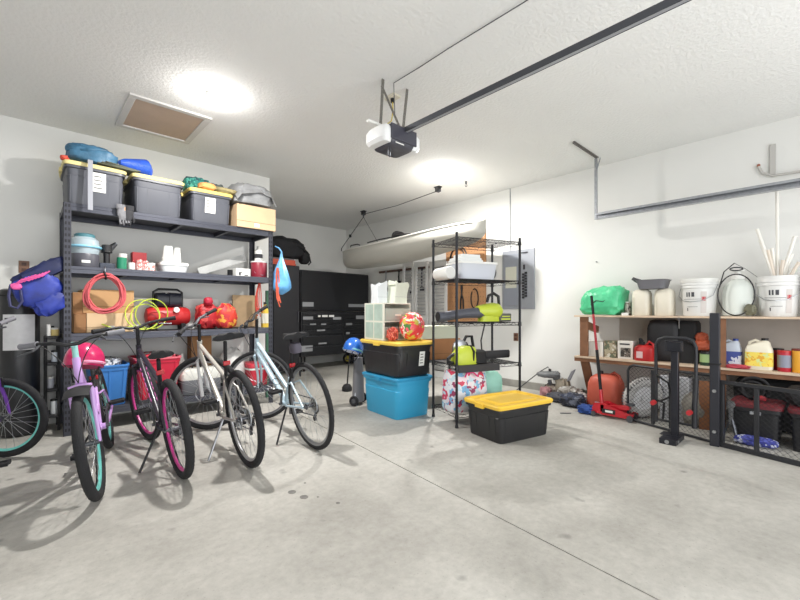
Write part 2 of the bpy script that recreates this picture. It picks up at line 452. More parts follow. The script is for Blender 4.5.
# ================================================================ heavy-duty shelving along the near wall
SX0, SX1, SYF, SYB = .225, 2.155, 4.56, 5.13
m_rack = mat('rack_grey', (64, 65, 74), .42, .35, var=.05)
m_rackd = mat('rack_slot', (30, 30, 34), .8)
m_beam = mat('rack_beam', (76, 78, 88), .35, .4, var=.05)
t = T('shelving_unit', 'tall slate grey steel garage shelving unit loaded with bins', 'shelving', (SX0, SYF, 0))
LW = SX1-SX0; LD = SYB-SYF
def post_mesh(sx, sy):
    """L-shaped upright with keyhole slots"""
    p = MB()
    p.box(0, sx*.055, -sy*.0, sy*.003, 0, 2.055) if sy > 0 else p.box(0, sx*.055, -.003, 0, 0, 2.055)
    p.box(0, sx*.003, 0, sy*.045, 0, 2.055)
    p.mat(1)
    yo = -.0015 if sy > 0 else .0015
    for k in range(39):
        z = .04+k*.052
        for q in (.017, .040):
            x0 = sx*q-.006; p.box(x0, x0+.012, min(yo, 0)-.0001, max(yo, 0)+.0001, z, z+.026)
    return p
for sx, sy, px, py in ((1, 1, 0, 0), (-1, 1, LW, 0), (1, -1, 0, LD), (-1, -1, LW, LD)):
    O('post', post_mesh(sx, sy), [m_rack, m_rackd], t, (px, py, 0))
for z in (.21, .90, 1.50, 2.055):
    for y, s in ((0, 1), (LD, -1)):
        bm_ = MB().box(.012, LW-.012, y+s*.004, y+s*.03, z-.065, z-.028).box(.012, LW-.012, y+s*.004, y+s*.018, z-.028, z)
        O('beam', bm_, m_beam, t, bevel=.002)
    for x in (.004, LW-.028):
        O('side_rail', MB().box(x, x+.024, .03, LD-.03, z-.06, z-.01), m_rack, t)
    for k in range(3):
        x = LW*(k+1)/4; O('cross_brace', MB().box(x-.015, x+.015, .03, LD-.03, z-.055, z-.018), m_rack, t)
    dk = MB().box(.03, LW-.03, .02, LD-.02, z-.014, z-.002)
    for k in range(46):
        pass
    O('shelf_deck', dk, mat('shelf_deck', (58, 58, 64), .6, .2, var=.1, scale=30), t)

# ---------------------------------------------------------------- totes
m_tote = mat('tote_charcoal', (82, 84, 92), .42, var=.05, scale=5)
m_toteb = mat('tote_black', (36, 36, 38), .4, var=.08, scale=5)
m_lidy = mat('lid_yellow', (238, 200, 84), .45, var=.04)
m_lidp = mat('lid_pale_yellow', (232, 216, 150), .45, var=.04)
def tote(name, label, loc, rz, w, d, h, bodym, lidm, cat='storage bin', lab=None, group=None, ribs=True, lid=True, taper=.86, labelside=None):
    """w along local x, d along local y; lid overhangs at the top"""
    t = T(name, label, cat, loc, rz, group)
    a, b_ = w/2, d/2; tp = taper
    ov = .02
    hb = h-.035 if lid else h
    secs = [(0, a*tp, b_*tp, 12), (.01, a*tp+.004, b_*tp+.004, 12), (hb*.72, a*(tp+(1-tp)*.72)-.008, b_*(tp+(1-tp)*.72)-.008, 12), (hb*.74, a-.024, b_-.024, 12), (hb-.03, a-.018, b_-.018, 12), (hb-.028, a-.004, b_-.004, 12), (hb, a-.004, b_-.004, 12)]
    if not lid:
        secs += [(hb, a-.012, b_-.012, 12), (hb-.05, a-.03, b_-.03, 12), (hb-.06, .01, .01, 12)]
    O('bin_body', MB().loft(secs, 40), bodym, t, sharp=30)
    if ribs:
        for s in (-1, 1):
            for q in (-.30, .30):
                x = q*w; yb = s*(b_*tp-.002); yt = s*(b_-.022)
                for dx in (-.045, .045):
                    O('rib', MB().bar((x+dx, yb, .015), (x+dx, yt, hb*.74), .006, .012, (0, 1, 0)), bodym, t)
            for q in (-.25, .25):
                yy = q*d; xb = s*(a*tp-.002); xt = s*(a-.022)
                for dy in (-.035, .035):
                    O('rib', MB().bar((xb, yy+dy, .015), (xt, yy+dy, hb*.74), .006, .012, (1, 0, 0)), bodym, t)
    if lid:
        L = MB().loft([(hb-.005, a+.002, b_+.002, 14), (hb+.018, a+ov*.4, b_+ov*.4, 14), (hb+.03, a, b_, 12), (hb+.031, a-.03, b_-.03, 12), (hb+.016, a-.04, b_-.04, 12), (hb+.016, a-.10, b_-.085, 12), (hb+.03, a-.115, b_-.10, 12)], 44)
        lo = O('lid', L, lidm, t, sharp=30)
        for s in (-1, 1):
            O('latch', MB().box(s*(a+.006)-.012, s*(a+.006)+.012, -.05, .05, hb-.02, hb+.02), lidm, t, bevel=.003)
    if lab:
        x0, x1, z0, z1 = lab
        # label follows the sloping front face
        yb = -(b_*(tp+(1-tp)*z0/hb)+.0)-.006; yt = -(b_*(tp+(1-tp)*z1/hb))-.002
        q = MB(); q.add([(x0, yb, z0), (x1, yb, z0), (x1, yt, z1), (x0, yt, z1), (x0, yb+.003, z0), (x1, yb+.003, z0), (x1, yt+.003, z1), (x0, yt+.003, z1)],
                        [(0, 1, 2, 3), (7, 6, 5, 4), (0, 4, 5, 1), (1, 5, 6, 2), (2, 6, 7, 3), (3, 7, 4, 0)])
        q.mat(1)
        for k in range(4):
            f0 = .18+.2*k; zz = z0+(z1-z0)*f0; yy = yb+(yt-yb)*f0-.001
            q.box(x0+.012, x0+(x1-x0)*(.75-.1*(k % 2)), yy-.0008, yy+.0004, zz, zz+.008)
        O('paper_label', q, [m_paper, m_ink], t, label='white printed label')
    return t
ZT = 2.055
tote('storage_tote', 'charcoal tote with pale yellow lid under a teal sleeping bag, leftmost on top shelf', (.455, 4.83, ZT), 0, .46, .60, .375, m_tote, m_lidp, lab=(-.03, .07, .13, .30))
tote('storage_tote', 'charcoal tote with pale yellow lid, middle of the three on the top shelf', (.955, 4.83, ZT), 0, .46, .60, .375, m_tote, m_lidp)
tote('storage_tote', 'charcoal tote with yellow lid and centred label beside the tan box', (1.455, 4.83, ZT), 0, .445, .60, .345, m_tote, mat('lid_mid_yellow', (232, 208, 120), .45), lab=(-.07, .035, .10, .26))
# cardboard box under the tarp
def carton(name, label, loc, rz, w, d, h, m=m_card, cat='box', tape=True, seam=True, group=None, lab=False):
    t = T(name, label, cat, loc, rz, group)
    O('carton', MB().box(-w/2, w/2, -d/2, d/2, 0, h), m, t, bevel=.003)
    if tape:
        O('flap_seam', MB().box(-w/2, w/2, -.003, .003, h, h+.001).box(-w/2-.001, w/2+.001, -d/2-.0015, -d/2-.0005, h*.27, h*.285), mat('seam', (120, 90, 64), .9), t)
    if lab:
        O('paper_label', MB().box(-.03, .03, -d/2-.002, -d/2-.0005, .02, .06), m_paper, t, label='small white sticker')
    return t
carton('cardboard_box', 'large tan cardboard box under a grey tarp on top shelf', (1.95, 4.83, ZT), 0, .46, .58, .26, mat('carton_tan', (214, 182, 146), .85, var=.04), lab=True)
# tarp draped over box
def drape(w, d, h, seed, drop):
    def f(u, v):
        x = (u-.5)*w; y = (v-.5)*d
        z = h+.03*noise.noise(Vector((x*7, y*6, seed)))+.05*math.exp(-((x-.02)/.14)**2)
        ex = max(0, abs(x)-w*.36); ey = max(0, abs(y)-d*.40)
        z -= ex*drop+ey*drop
        x *= 1-ex*.9; 
        y += .012*math.sin(x*50+seed)*min(1, ey*20)
        return (x, y, z)
    return f
m_tarp = mat('grey_tarp', (146, 147, 149), .35, var=.2, scale=9, bump=.5, bscale=14)
tp = MB().sheet(drape(.50, .60, .10, 3, .9), 34, 30, .006)
tp.blob((0, -.02, .07), (.215, .24, .15), 5, .15, 3, p=4, flat=.4, ridge=.15)
tp.blob((.17, .06, .12), (.07, .18, .06), 6, .2, 3)
O('tarp', tp, m_tarp, loc=(1.925, 4.76, ZT+.30), label='crumpled silver grey tarp heaped over the tan cardboard box', cat='tarp')
# sleeping bag roll
m_teal = mat('teal_nylon', (66, 112, 142), .45, var=.28, scale=9, bump=.4, bscale=18)
sb = MB()
sb.tf((0, 0, .085), (0, .08, 0)).blob((0, 0, 0), (.185, .16, .085), 2, .12, 2.4, p=4, ridge=.12)
sb.tf((-.03, -.04, .13)).blob((0, 0, 0), (.16, .12, .055), 9, .2, 3, ridge=.12)
O('sleeping_bag', sb, m_teal, loc=(.45, 4.72, ZT+.384), rz=-.12, label='folded teal blue sleeping bag lying on the leftmost tote', cat='sleeping bag')
gr = MB()
for k in range(3): gr.tf((.02*k, 0, .006+.008*k), (0, .05, .1*k)).box(-.14, .14, -.1, .1, -.004, .004)
O('folded_tarpaulin', gr, mat('olive_cloth', (92, 96, 80), .8, var=.3), loc=(.60, 4.60, ZT+.376), label='dark folded cloth sticking out under the teal sleeping bag', cat='cloth')
O('red_strap_end', MB().blob((0, 0, .02), (.03, .04, .02), 3, .3), mat('orange_red', (210, 80, 60), .6), loc=(.235, 4.60, ZT+.374), label='small orange red strap end on the left corner of the first tote', cat='strap')
st = MB().box(-.018, .018, -.004, 0, -.44, 0).box(-.018, .018, -.004, .10, 0, .003)
O('webbing_strap', st, mat('pale_webbing', (150, 152, 160), .6), loc=(.405, 4.472, ZT+.382), label='pale grey strap hanging down the front of the leftmost tote', cat='strap')
# blue rolled bag
bb = MB()
bb.tf((0, 0, .085), (0, PI/2-.12, .5)).loft([(-.15, .02, .02), (-.10, .045, .045), (.05, .075, .075), (.11, .085, .085), (.14, .06, .06), (.145, .02, .02)], 24)
bb.tf((0, 0, 0)).ring((.122, .066, .07), (1, .5, 0), .055, .012)
O('rolled_mat', bb, mat('royal_blue', (44, 88, 196), .45, var=.15, bump=.3), loc=(.76, 4.62, ZT+.376), label='royal blue rolled bag lying on the middle tote', cat='bag')
# bundles on third tote
O('cloth_bundle', MB().blob((0, 0, .085), (.13, .15, .085), 11, .22, 3, flat=.1, ridge=.15), splotch('teal_print', (40, 120, 110), [(90, 180, 165), (40, 70, 80)], 20), loc=(1.37, 4.82, ZT+.346), label='teal green patterned bundle on the tote beside the tan box', cat='bundle')
O('dark_bundle', MB().blob((0, 0, .07), (.12, .14, .07), 12, .25, 3, flat=.1, ridge=.15), mat('grey_green', (84, 90, 88), .7, var=.35, scale=14), loc=(1.57, 4.82, ZT+.346), label='dark grey bundle at the right of the teal bundle', cat='bundle')
O('orange_bundle', MB().blob((0, 0, .04), (.09, .07, .04), 13, .15, 3, flat=.1), mat('orange_cloth', (232, 160, 96), .7, var=.1), loc=(1.42, 4.59, ZT+.346), label='orange cloth bundle in front of the teal bundle', cat='cloth')
O('tan_cloth', MB().blob((0, 0, .03), (.14, .07, .03), 14, .2, 3, flat=.1), mat('olive_tan', (150, 138, 98), .8, var=.25), loc=(1.60, 4.59, ZT+.346), label='olive tan cloth in front of the dark grey bundle', cat='cloth')
# gloves hanging between the totes over the beam
t = T('gardening_gloves', 'pair of grey and black work gloves hanging off the top shelf edge', 'gloves', (.665, 4.515, 2.05))
for k, (dx, c) in enumerate(((-.03, (120, 120, 124)), (.04, (44, 44, 48)))):
    gm = MB().tf((dx, 0, 0), (0, .25*(1 if k else -1), 0))
    gm.blob((0, 0, -.05), (.04, .018, .06), k+1, .1)
    for j in range(4):
        gm.tube([(-.03+.02*j, 0, -.09), (-.034+.022*j, -.006, -.13), (-.034+.022*j, .004, -.15+abs(j-1.5)*.01)], [.010, .010, .006], 8)
    gm.tube([(.03, 0, -.04), (.055, -.005, -.08), (.055, 0, -.10)], [.011, .010, .007], 8)
    gm.tf((dx, 0, 0)).loft([(0.0, .035, .016), (.045, .038, .018)], 16)
    O('glove', gm, mat('glove%d' % k, c, .8, var=.25, scale=30), t)
O('hook', MB().tube([(0, .01, .02), (0, -.012, .02), (0, -.012, -.01)], .004, 6), mat('skin_wood', (214, 170, 130), .6), t)
# ================================================================ bicycles
m_chrome = mat('chrome', (190, 192, 196), .2, .95)
m_spoke = mat('spoke_steel', (185, 187, 190), .3, .9)
m_grip = mat('grip_grey', (120, 120, 126), .7)
m_refl = mat('reflector_red', (180, 20, 30), .25)
m_amber = mat('reflector_amber', (190, 140, 40), .3)
def rotz(p, c, a):
    x, y = p[0]-c[0], p[1]-c[1]; return Vector((c[0]+x*math.cos(a)-y*math.sin(a), c[1]+x*math.sin(a)+y*math.cos(a), p[2]))
def add_wheel(parent, c, R, a, rim_m, tw=.026, casc=False, spoke_n=28, rimw=.02, spoke_m=None, disc=False):
    """wheel > tyre, spokes, hub; a = heading of the wheel plane"""
    ax = Vector((-math.sin(a), math.cos(a), 0)); f = Vector((math.cos(a), math.sin(a), 0)); c = Vector(c); z = Vector((0, 0, 1))
    P = lambda r, th, o=0: c+f*(r*math.cos(th))+z*(r*math.sin(th))+ax*o
    n = 56; rr = R-tw*1.55
    rim = MB()
    # box-section rim
    vs = []; prof = [(rr+.012, -.012), (rr+.012, .012), (rr-.004, .012), (rr-rimw-.004, .005), (rr-rimw-.004, -.005), (rr-.004, -.012)]
    for i in range(n):
        for r, o in prof: vs.append(P(r, 2*PI*i/n, o))
    k = len(prof); rim.add(vs, [(i*k+j, i*k+(j+1) % k, ((i+1) % n)*k+(j+1) % k, ((i+1) % n)*k+j) for i in range(n) for j in range(k)])
    w = O('wheel', rim, rim_m, parent)
    ty = MB(); vs = []; m = 12
    for i in range(n*2):
        th = 2*PI*i/(n*2)
        for j in range(m):
            ph = 2*PI*j/m
            rad = tw*(1+(.07 if (i % 2 and abs(ph) < 1.2 or i % 2 and ph > 5.1) else 0))
            vs.append(P(R-tw+rad*math.cos(ph), th, rad*.92*math.sin(ph)))
    N = n*2; ty.add(vs, [(i*m+j, i*m+(j+1) % m, ((i+1) % N)*m+(j+1) % m, ((i+1) % N)*m+j) for i in range(N) for j in range(m)])
    O('tyre', ty, m_rubber, w, sharp=60)
    sp = MB()
    for i in range(spoke_n):
        th = 2*PI*i/spoke_n; sd = .028 if i % 2 else -.028; tw_ = .5 if (i//2) % 2 else -.5
        sp.tube([P(.02, th+tw_*2.2, sd), P(rr-.01, th, 0)], .0013, 4, cap=False)
    O('spokes', sp, spoke_m or m_spoke, w)
    hb = MB(); hb.cyl(c-ax*.045, c+ax*.045, .014, n=12); hb.cyl(c-ax*.032, c-ax*.028, .024, n=16); hb.cyl(c+ax*.028, c+ax*.032, .024, n=16)
    hb.cyl(c-ax*.062, c+ax*.062, .006, n=8)
    O('hub', hb, m_dsteel, w)
    if casc:
        cs = MB()
        for j, r in enumerate((.052, .045, .038, .031, .024)): cs.cyl(c-ax*(.036+.004*j), c-ax*(.038+.004*j), r, n=22)
        O('cassette', cs, mat('cassette', (130, 128, 124), .35, .85), w)
        O('spoke_guard', MB().ring(c-ax*.033, ax, .06, .004, 28, 6), m_clear, w)
    if disc:
        ds = MB(); ds.ring(c+ax*.036, ax, .07, .005, 30, 6)
        for j in range(6):
            th = j*PI/3; ds.bar(c+ax*.036, P(.07, th, .036), .008, .002)
        O('brake_disc', ds, m_steel, w)
    return w

def bike(name, label, loc, yaw, lean, frame_m, rim_m, fork_m=None, R=.33, wb=1.04, style='diamond', steer=0, saddle_z=.86, bar_z=.98, bar_w=.31,
         rise=.03, sweep=.04, tw=.026, group=None, grip_m=None, basket=None, guard=False, seat_m=None, decal=None, susp=False, drop=0, fender=False, chain_guard=False, extra=None, kick=True, rack_bag=False, saddle_w=.085, spoke_m=None, disc=False, back_m=None):
    """bicycle in its own frame: x forwards, z up, origin under the bottom bracket"""
    t = T(name, label, 'bicycle', loc, 0, group, rot=(lean, 0, yaw))
    fork_m = fork_m or frame_m
    rh = Vector((-.43*wb/1.04, 0, R)); fh = Vector((wb-.43*wb/1.04, 0, R)); bb = Vector((0, 0, R-.05))
    st = Vector((-.15, 0, .50+(.13 if style == 'diamond' else .04))); 
    hb_ = Vector((fh.x-.085, 0, R+.36)); ht = hb_+Vector((-.045, 0, .13))
    sax = (ht-hb_).normalized()
    # frame
    fr = MB()
    fr.tube([hb_-sax*.01, ht+sax*.01], .021, 12)
    fr.tube([bb, st], .0165, 10)
    if style == 'diamond':
        fr.tube([ht-sax*.03, st-Vector((0, 0, .03))], .0165, 10); fr.tube([hb_+sax*.03, bb], .020, 10)
    elif style == 'mixte':
        fr.tube([ht-sax*.03, bb*.45+st*.55], .0175, 10); fr.tube([hb_+sax*.02, hb_*.15+bb*.85+Vector((0, 0, .02)), bb], .024, 12)
    else:
        m1 = Vector((.22, 0, .46)); m2 = Vector((.23, 0, .36))
        fr.tube([ht-sax*.03, (ht+m1)/2-Vector((.02, 0, .03)), m1, Vector((.02, 0, .38)), bb*.45+st*.55], .016, 10)
        fr.tube([hb_+sax*.02, (hb_+m2)/2-Vector((.015, 0, .03)), m2, Vector((.08, 0, .27)), bb], .017, 10)
    for s in (-1, 1):
        fr.tube([bb+Vector((-.02, s*.03, 0)), Vector((-.12, s*.045, bb.z)), rh+Vector((0, s*.058, 0))], .010, 8)
        fr.tube([st+Vector((0, s*.014, -.05)), Vector((-.24, s*.04, R+.17)) if style != 'diamond' else Vector((-.26, s*.042, R+.19)), rh+Vector((0, s*.058, 0))], .008, 8)
    fr.cyl(bb+Vector((0, -.036, 0)), bb+Vector((0, .036, 0)), .022, n=14)
    F = O('frame', fr, frame_m, t)
    if decal:
        dm = MB(); a, b_ = hb_+sax*.03, bb
        for k in range(7):
            f = .18+.08*k; p = a.lerp(b_, f); q = a.lerp(b_, f+.045)
            for s in (-1, 1): dm.bar(p+Vector((0, s*.0195, .004)), q+Vector((0, s*.0195, -.004 if k % 2 else .008)), .004, .016)
        O('decal', dm, decal, F)
    # seat
    sp = Vector((st.x-(saddle_z-st.z)*.28, 0, saddle_z-.03))
    O('seatpost', MB().tube([st-Vector((0, 0, .02)), sp], .0135, 10), m_black, t)
    sd = MB().tf(sp+Vector((0, 0, .035)))
    N = 20; secs = []
    for i in range(13):
        f = i/12; x = -.135+.27*f
        w_ = saddle_w*(1-.86*min(1, max(0, f-.12)/.62)**.8)*(math.sin(min(1, (f+.03)/.16)*PI/2)) if f < 1 else .004
        w_ = max(w_, .022 if f < .97 else .008)
        secs.append((x, w_, .026-.008*f, 2.6, .012*(1-f) if f < .3 else .0))
    vs = []
    for x, w_, hz_, p, dz in secs:
        for k in range(N):
            th = 2*PI*k/N; c, d = math.cos(th), math.sin(th)
            vs.append((x, w_*math.copysign(abs(c)**.8, c), dz+hz_*math.copysign(abs(d)**.9, d)-(.01*(abs(c)**2))))
    fs = [(i*N+k, (i+1)*N+k, (i+1)*N+(k+1) % N, i*N+(k+1) % N) for i in range(12) for k in range(N)]
    fs += [tuple(range(N)), tuple(12*N+k for k in range(N-1, -1, -1))]
    sd.add(vs, fs)
    O('saddle', sd, seat_m or m_blackm, t)
    # steering assembly rotated about the head tube (taken as vertical for the turn)
    piv = fh-Vector((.06, 0, 0)) if steer else fh
    R_ = lambda p: (Matrix.Translation(hb_) @ Matrix.Rotation(steer, 4, sax) @ Matrix.Translation(-hb_) @ Vector(p).to_4d()).to_3d()
    fh2 = R_(fh)
    fk = MB()
    for s in (-1, 1):
        top = hb_-sax*.035+Vector((0, s*.05, 0))
        if susp:
            mid = top.lerp(fh+Vector((0, s*.056, 0)), .48)
            fk.tube([R_(top), R_(mid)], .012, 10); fk.tube([R_(mid), R_(fh+Vector((0, s*.056, 0)))], [.019, .016], 12)
        else:
            fk.tube([R_(top), R_(top.lerp(fh+Vector((0, s*.05, 0)), .6)+Vector((-.012, 0, 0))), R_(fh+Vector((0, s*.05, 0)))], [.013, .012, .009], 10)
    fk.tube([R_(hb_-sax*.035+Vector((0, -.055, 0))), R_(hb_-sax*.022), R_(hb_-sax*.035+Vector((0, .055, 0)))], .016, 10)
    O('fork', fk, fork_m, t)
    sz = Vector((ht.x-.35*(bar_z-ht.z)*1.0, 0, bar_z-rise))
    stem = ht+sax*(bar_z-rise-ht.z)/sax.z
    hcen = stem+Vector((.05, 0, 0))
    O('stem', MB().tube([R_(ht), R_(stem), R_(hcen)], .014 if not fender else .016, 10), m_black if not fender else mat('stem_teal', (150, 204, 200), .4), t)
    hbm = MB(); pts = []
    for q in (-1, -.62, -.35, -.12, .12, .35, .62, 1):
        rz_ = rise*min(1, max(0, abs(q)-.1)/.3); pts.append(R_(hcen+Vector((-sweep*max(0, abs(q)-.35)*2.2, q*bar_w, rz_))))
    hbm.tube(pts, .0115, 10)
    Hb = O('handlebar', hbm, m_black if not susp else m_dsteel, t)
    for s in (-1, 1):
        p1 = R_(hcen+Vector((-sweep*.65*2.2, s*bar_w, rise))); p0 = R_(hcen+Vector((-sweep*.32*2.2, s*bar_w*.66, rise)))
        O('grip', MB().tube([p0, p0.lerp(p1, .05), p0.lerp(p1, .5), p1+(p1-p0)*.04], [.019, .0165, .016, .018], 12), grip_m or m_blackm, Hb)
        l0 = R_(hcen+Vector((.015, s*bar_w*.58, rise-.01))); l1 = R_(hcen+Vector((.055, s*bar_w*.68, rise-.03))); l2 = R_(hcen+Vector((.02, s*bar_w*.98, rise-.05)))
        O('brake_lever', MB().tube([l0, l1, l2], [.009, .006, .006], 8), m_dsteel, Hb)
        cz = [l0, R_(hcen+Vector((.11, s*bar_w*.42, rise-.01))), R_(hcen+Vector((.10, s*.03, -.10))), R_(hb_+Vector((.04, 0, .0)))]
        cable = [(1-q)**3*cz[0]+3*q*(1-q)**2*cz[1]+3*q*q*(1-q)*cz[2]+q**3*cz[3] for q in [k/10 for k in range(11)]]
        O('brake_cable', MB().tube(cable, .003, 5), m_black, Hb)
    add_wheel(t, rh, R, 0, rim_m, tw, casc=True, spoke_m=spoke_m, disc=disc)
    a2 = steer
    add_wheel(t, fh2, R, a2, rim_m, tw, spoke_m=spoke_m, disc=disc)
    # drivetrain (drive side is -y)
    ck = MB(); c0 = bb+Vector((0, -.045, 0))
    ck.ring(c0, (0, 1, 0), .078, .0055, 36, 6)
    for k in range(5): ck.bar(c0, c0+Vector((.078*math.cos(k*1.2566), 0, .078*math.sin(k*1.2566))), .006, .012)
    an = -1.0
    dv = Vector((math.cos(an), 0, math.sin(an)))*.165
    ck.bar(c0+Vector((0, -.014, 0)), c0+Vector((0, -.02, 0))+dv, .012, .022); ck.bar(Vector((0, .045, bb.z)), Vector((0, .058, bb.z))-dv, .012, .022)
    ck.cyl(bb+Vector((0, -.06, 0)), bb+Vector((0, .06, 0)), .012, n=10)
    C_ = O('crankset', ck, m_dsteel, t)
    for s in (-1, 1):
        pc = (c0+Vector((0, -.02, 0))+dv if s < 0 else Vector((0, .058, bb.z))-dv)+Vector((0, s*.062, 0))
        pm = MB().cbox(pc+Vector((.038, 0, 0)), (.014, .09, .022)).cbox(pc-Vector((.038, 0, 0)), (.014, .09, .022)).cbox(pc+Vector((0, .038, 0)), (.09, .012, .02)).cbox(pc-Vector((0, .038, 0)), (.09, .012, .02)).cyl(pc-Vector((0, .05, 0)), pc+Vector((0, .05, 0)), .010, n=10)
        Pd = O('pedal', pm, m_blackm, C_, bevel=.002)
    ch = MB()
    ch.tube([c0+Vector((0, 0, .08)), rh+Vector((0, -.045, .042))], .0045, 6); ch.tube([c0+Vector((0, 0, -.08)), rh+Vector((.03, -.045, -.10)), rh+Vector((.0, -.045, -.055))], .0045, 6)
    O('chain', ch, m_dsteel, t)
    dr = MB().bar(rh+Vector((0, -.062, -.01)), rh+Vector((.015, -.068, -.07)), .014, .03).bar(rh+Vector((.012, -.06, -.06)), rh+Vector((.045, -.055, -.13)), .012, .02)
    dr.cyl(rh+Vector((.018, -.062, -.07)), rh+Vector((.018, -.05, -.07)), .02, n=14).cyl(rh+Vector((.045, -.062, -.13)), rh+Vector((.045, -.05, -.13)), .02, n=14)
    O('derailleur', dr, m_black, t)
    if kick:
        k0 = Vector((-.10, .04, bb.z-.01)) if True else 0
        # foot lands on the floor on the side the bicycle leans to
        sgn = 1 if lean <= 0 else -1
        foot = Vector((-.19, sgn*.20, 0)); foot.z = -foot.y*math.sin(lean)/max(.5, math.cos(lean))+.008
        k0.y = sgn*.04
        O('kickstand', MB().tube([k0, foot], .008, 8), m_black if not susp else m_steel, t)
    # brakes
    for s in (-1, 1):
        O('rim_brake', MB().bar(Vector((-.265, s*.034, R+.21)), Vector((-.28, s*.04, R+.29)), .01, .018), m_black, t)
        O('rim_brake', MB().bar(R_(fh+Vector((-.08, s*.04, R-.07))), R_(fh+Vector((-.10, s*.045, R+.0))), .01, .018), m_black, t)
    rp = st.lerp(sp, .35)+Vector((-.02, 0, 0))
    O('reflector', MB().cbox(rp+Vector((-.012, 0, 0)), (.012, .05, .032)), m_refl, t, bevel=.003)
    if fender:
        for h_, aa, th0, th1 in (((fh2, a2, 1.15, 2.0),) if fender == 1 else ((fh2, a2, .95, 2.3), (rh, 0, .8, 3.0))):
            ax = Vector((-math.sin(aa), math.cos(aa), 0)); f = Vector((math.cos(aa), math.sin(aa), 0)); 
            def ff(u, v, h_=h_, ax=ax, f=f, th0=th0, th1=th1):
                th = th0+(th1-th0)*u; q = (v-.5)*2; r = R+.018-.012*q*q
                return h_+f*(r*math.cos(th))+Vector((0, 0, r*math.sin(th)))+ax*(q*.06)
            O('mudguard', MB().sheet(ff, 24, 6, .002), m_blackm, t)
    if chain_guard:
        cg = MB().sheet(lambda u, v: (-.40+.5*u, -.058, bb.z+.02+.03*u+(v-.3)*.07*(1-.3*abs(u-.6))), 10, 3, .003)
        O('chain_guard', cg, back_m or frame_m, t)
    return t, dict(R_=R_, hcen=hcen, st=st, sp=sp, rh=rh, fh=fh2, bb=bb, hb=hb_, ht=ht)

def place_bike(rear, front, R=.33, wb=1.04):
    """origin and yaw from the ground points of both wheels"""
    r = Vector(rear); f = Vector(front); d = (f-r).normalized(); return (r+d*.43*wb/1.04), math.atan2(d.y, d.x)

m_purp = mat('purple_paint', (116, 62, 168), .3, coat=.4)
m_lilac = mat('lilac_paint', (200, 160, 222), .3, coat=.4)
m_tealrim = mat('teal_rim', (112, 198, 190), .35)
m_pinkrim = mat('magenta_rim', (212, 62, 148), .35)
m_bblk = mat('gloss_black_paint', (44, 40, 50), .3, coat=.4)
m_silv = mat('silver_frame_paint', (196, 192, 184), .3, .3)
m_ltblue = mat('pale_blue_paint', (190, 212, 224), .28, .15, coat=.4)
m_bwhite = mat('white_fork', (222, 222, 224), .3)

# 1 purple bike cut by the left edge of the picture
o, y = place_bike((-.35, 3.15, 0), (-.15, 4.17, 0))
bike('bicycle', 'purple bicycle with teal rims nearest the tall black bag', o, y, -.06, m_purp, m_tealrim, style='step', steer=1.15, R=.295, bar_z=.95, bar_w=.30, grip_m=m_grip, saddle_z=.80)
# 2 lilac bike facing the camera
o, y = place_bike((.49, 3.97, 0), (.315, 2.97, 0))
b2, k2 = bike('bicycle', 'lilac girls bicycle with teal front rim facing the camera with a helmet on it', o, y, .15, m_lilac, m_tealrim, style='step', steer=-.03, bar_z=.94, bar_w=.25, sweep=.07, grip_m=m_grip, saddle_z=.76, R=.325, tw=.028, fender=1, decal=mat('decal_violet', (96, 60, 150), .5))
# 3 black and pink bike facing away
o, y = place_bike((.75, 2.93, 0), (.76, 3.95, 0))
bike('bicycle', 'black bicycle with magenta pink rims in front of the red tub', o, y, -.12, m_bblk, m_pinkrim, style='diamond', steer=.15, bar_z=1.0, bar_w=.29, saddle_z=.80, tw=.028, decal=mat('decal_pink', (206, 90, 170), .5), fork_m=m_bblk)
# 4 silver mountain bike
o, y = place_bike((1.15, 2.83, 0), (1.20, 3.89, 0))
bike('bicycle', 'silver mountain bicycle with a wide black saddle and white fork', o, y, -.11, m_silv, mat('silver_rim', (190, 190, 192), .3, .7), fork_m=m_bwhite, style='diamond', steer=.85, bar_z=1.02, bar_w=.31, saddle_z=.91, R=.345, tw=.026, susp=True, saddle_w=.125, wb=1.08, disc=True)
# 5 pale blue hybrid
o, y = place_bike((1.68, 2.83, 0), (1.72, 3.90, 0))
b5, k5 = bike('bicycle', 'pale blue hybrid bicycle with a small saddle bag, rightmost of the row', o, y, -.12, m_ltblue, mat('grey_rim', (140, 142, 146), .3, .6), fork_m=m_ltblue, style='mixte', steer=.85, bar_z=1.06, bar_w=.28, saddle_z=.895, saddle_w=.125, R=.35, tw=.02, wb=1.08, decal=mat('decal_steel', (120, 140, 156), .5))
sp = k5['sp']
O('saddle_bag', MB().loft([(-.055, .03, .03, 3), (-.05, .055, .038, 3), (-.01, .06, .042, 3), (.025, .05, .035, 3), (.03, .03, .02, 3)], 20), mat('bag_grey', (88, 84, 96), .7), b5, loc=sp+Vector((-.06, 0, -.045)))
# bottle on the pale blue bike
p = k5['hb'].lerp(k5['bb'], .72)+Vector((-.0, 0, .05))
O('bottle_cage', MB().ring(p, (.5, 0, -.6), .036, .003, 20, 5).ring(p+Vector((-.05, 0, -.05)), (.5, 0, -.6), .036, .003, 20, 5), m_black, b5)

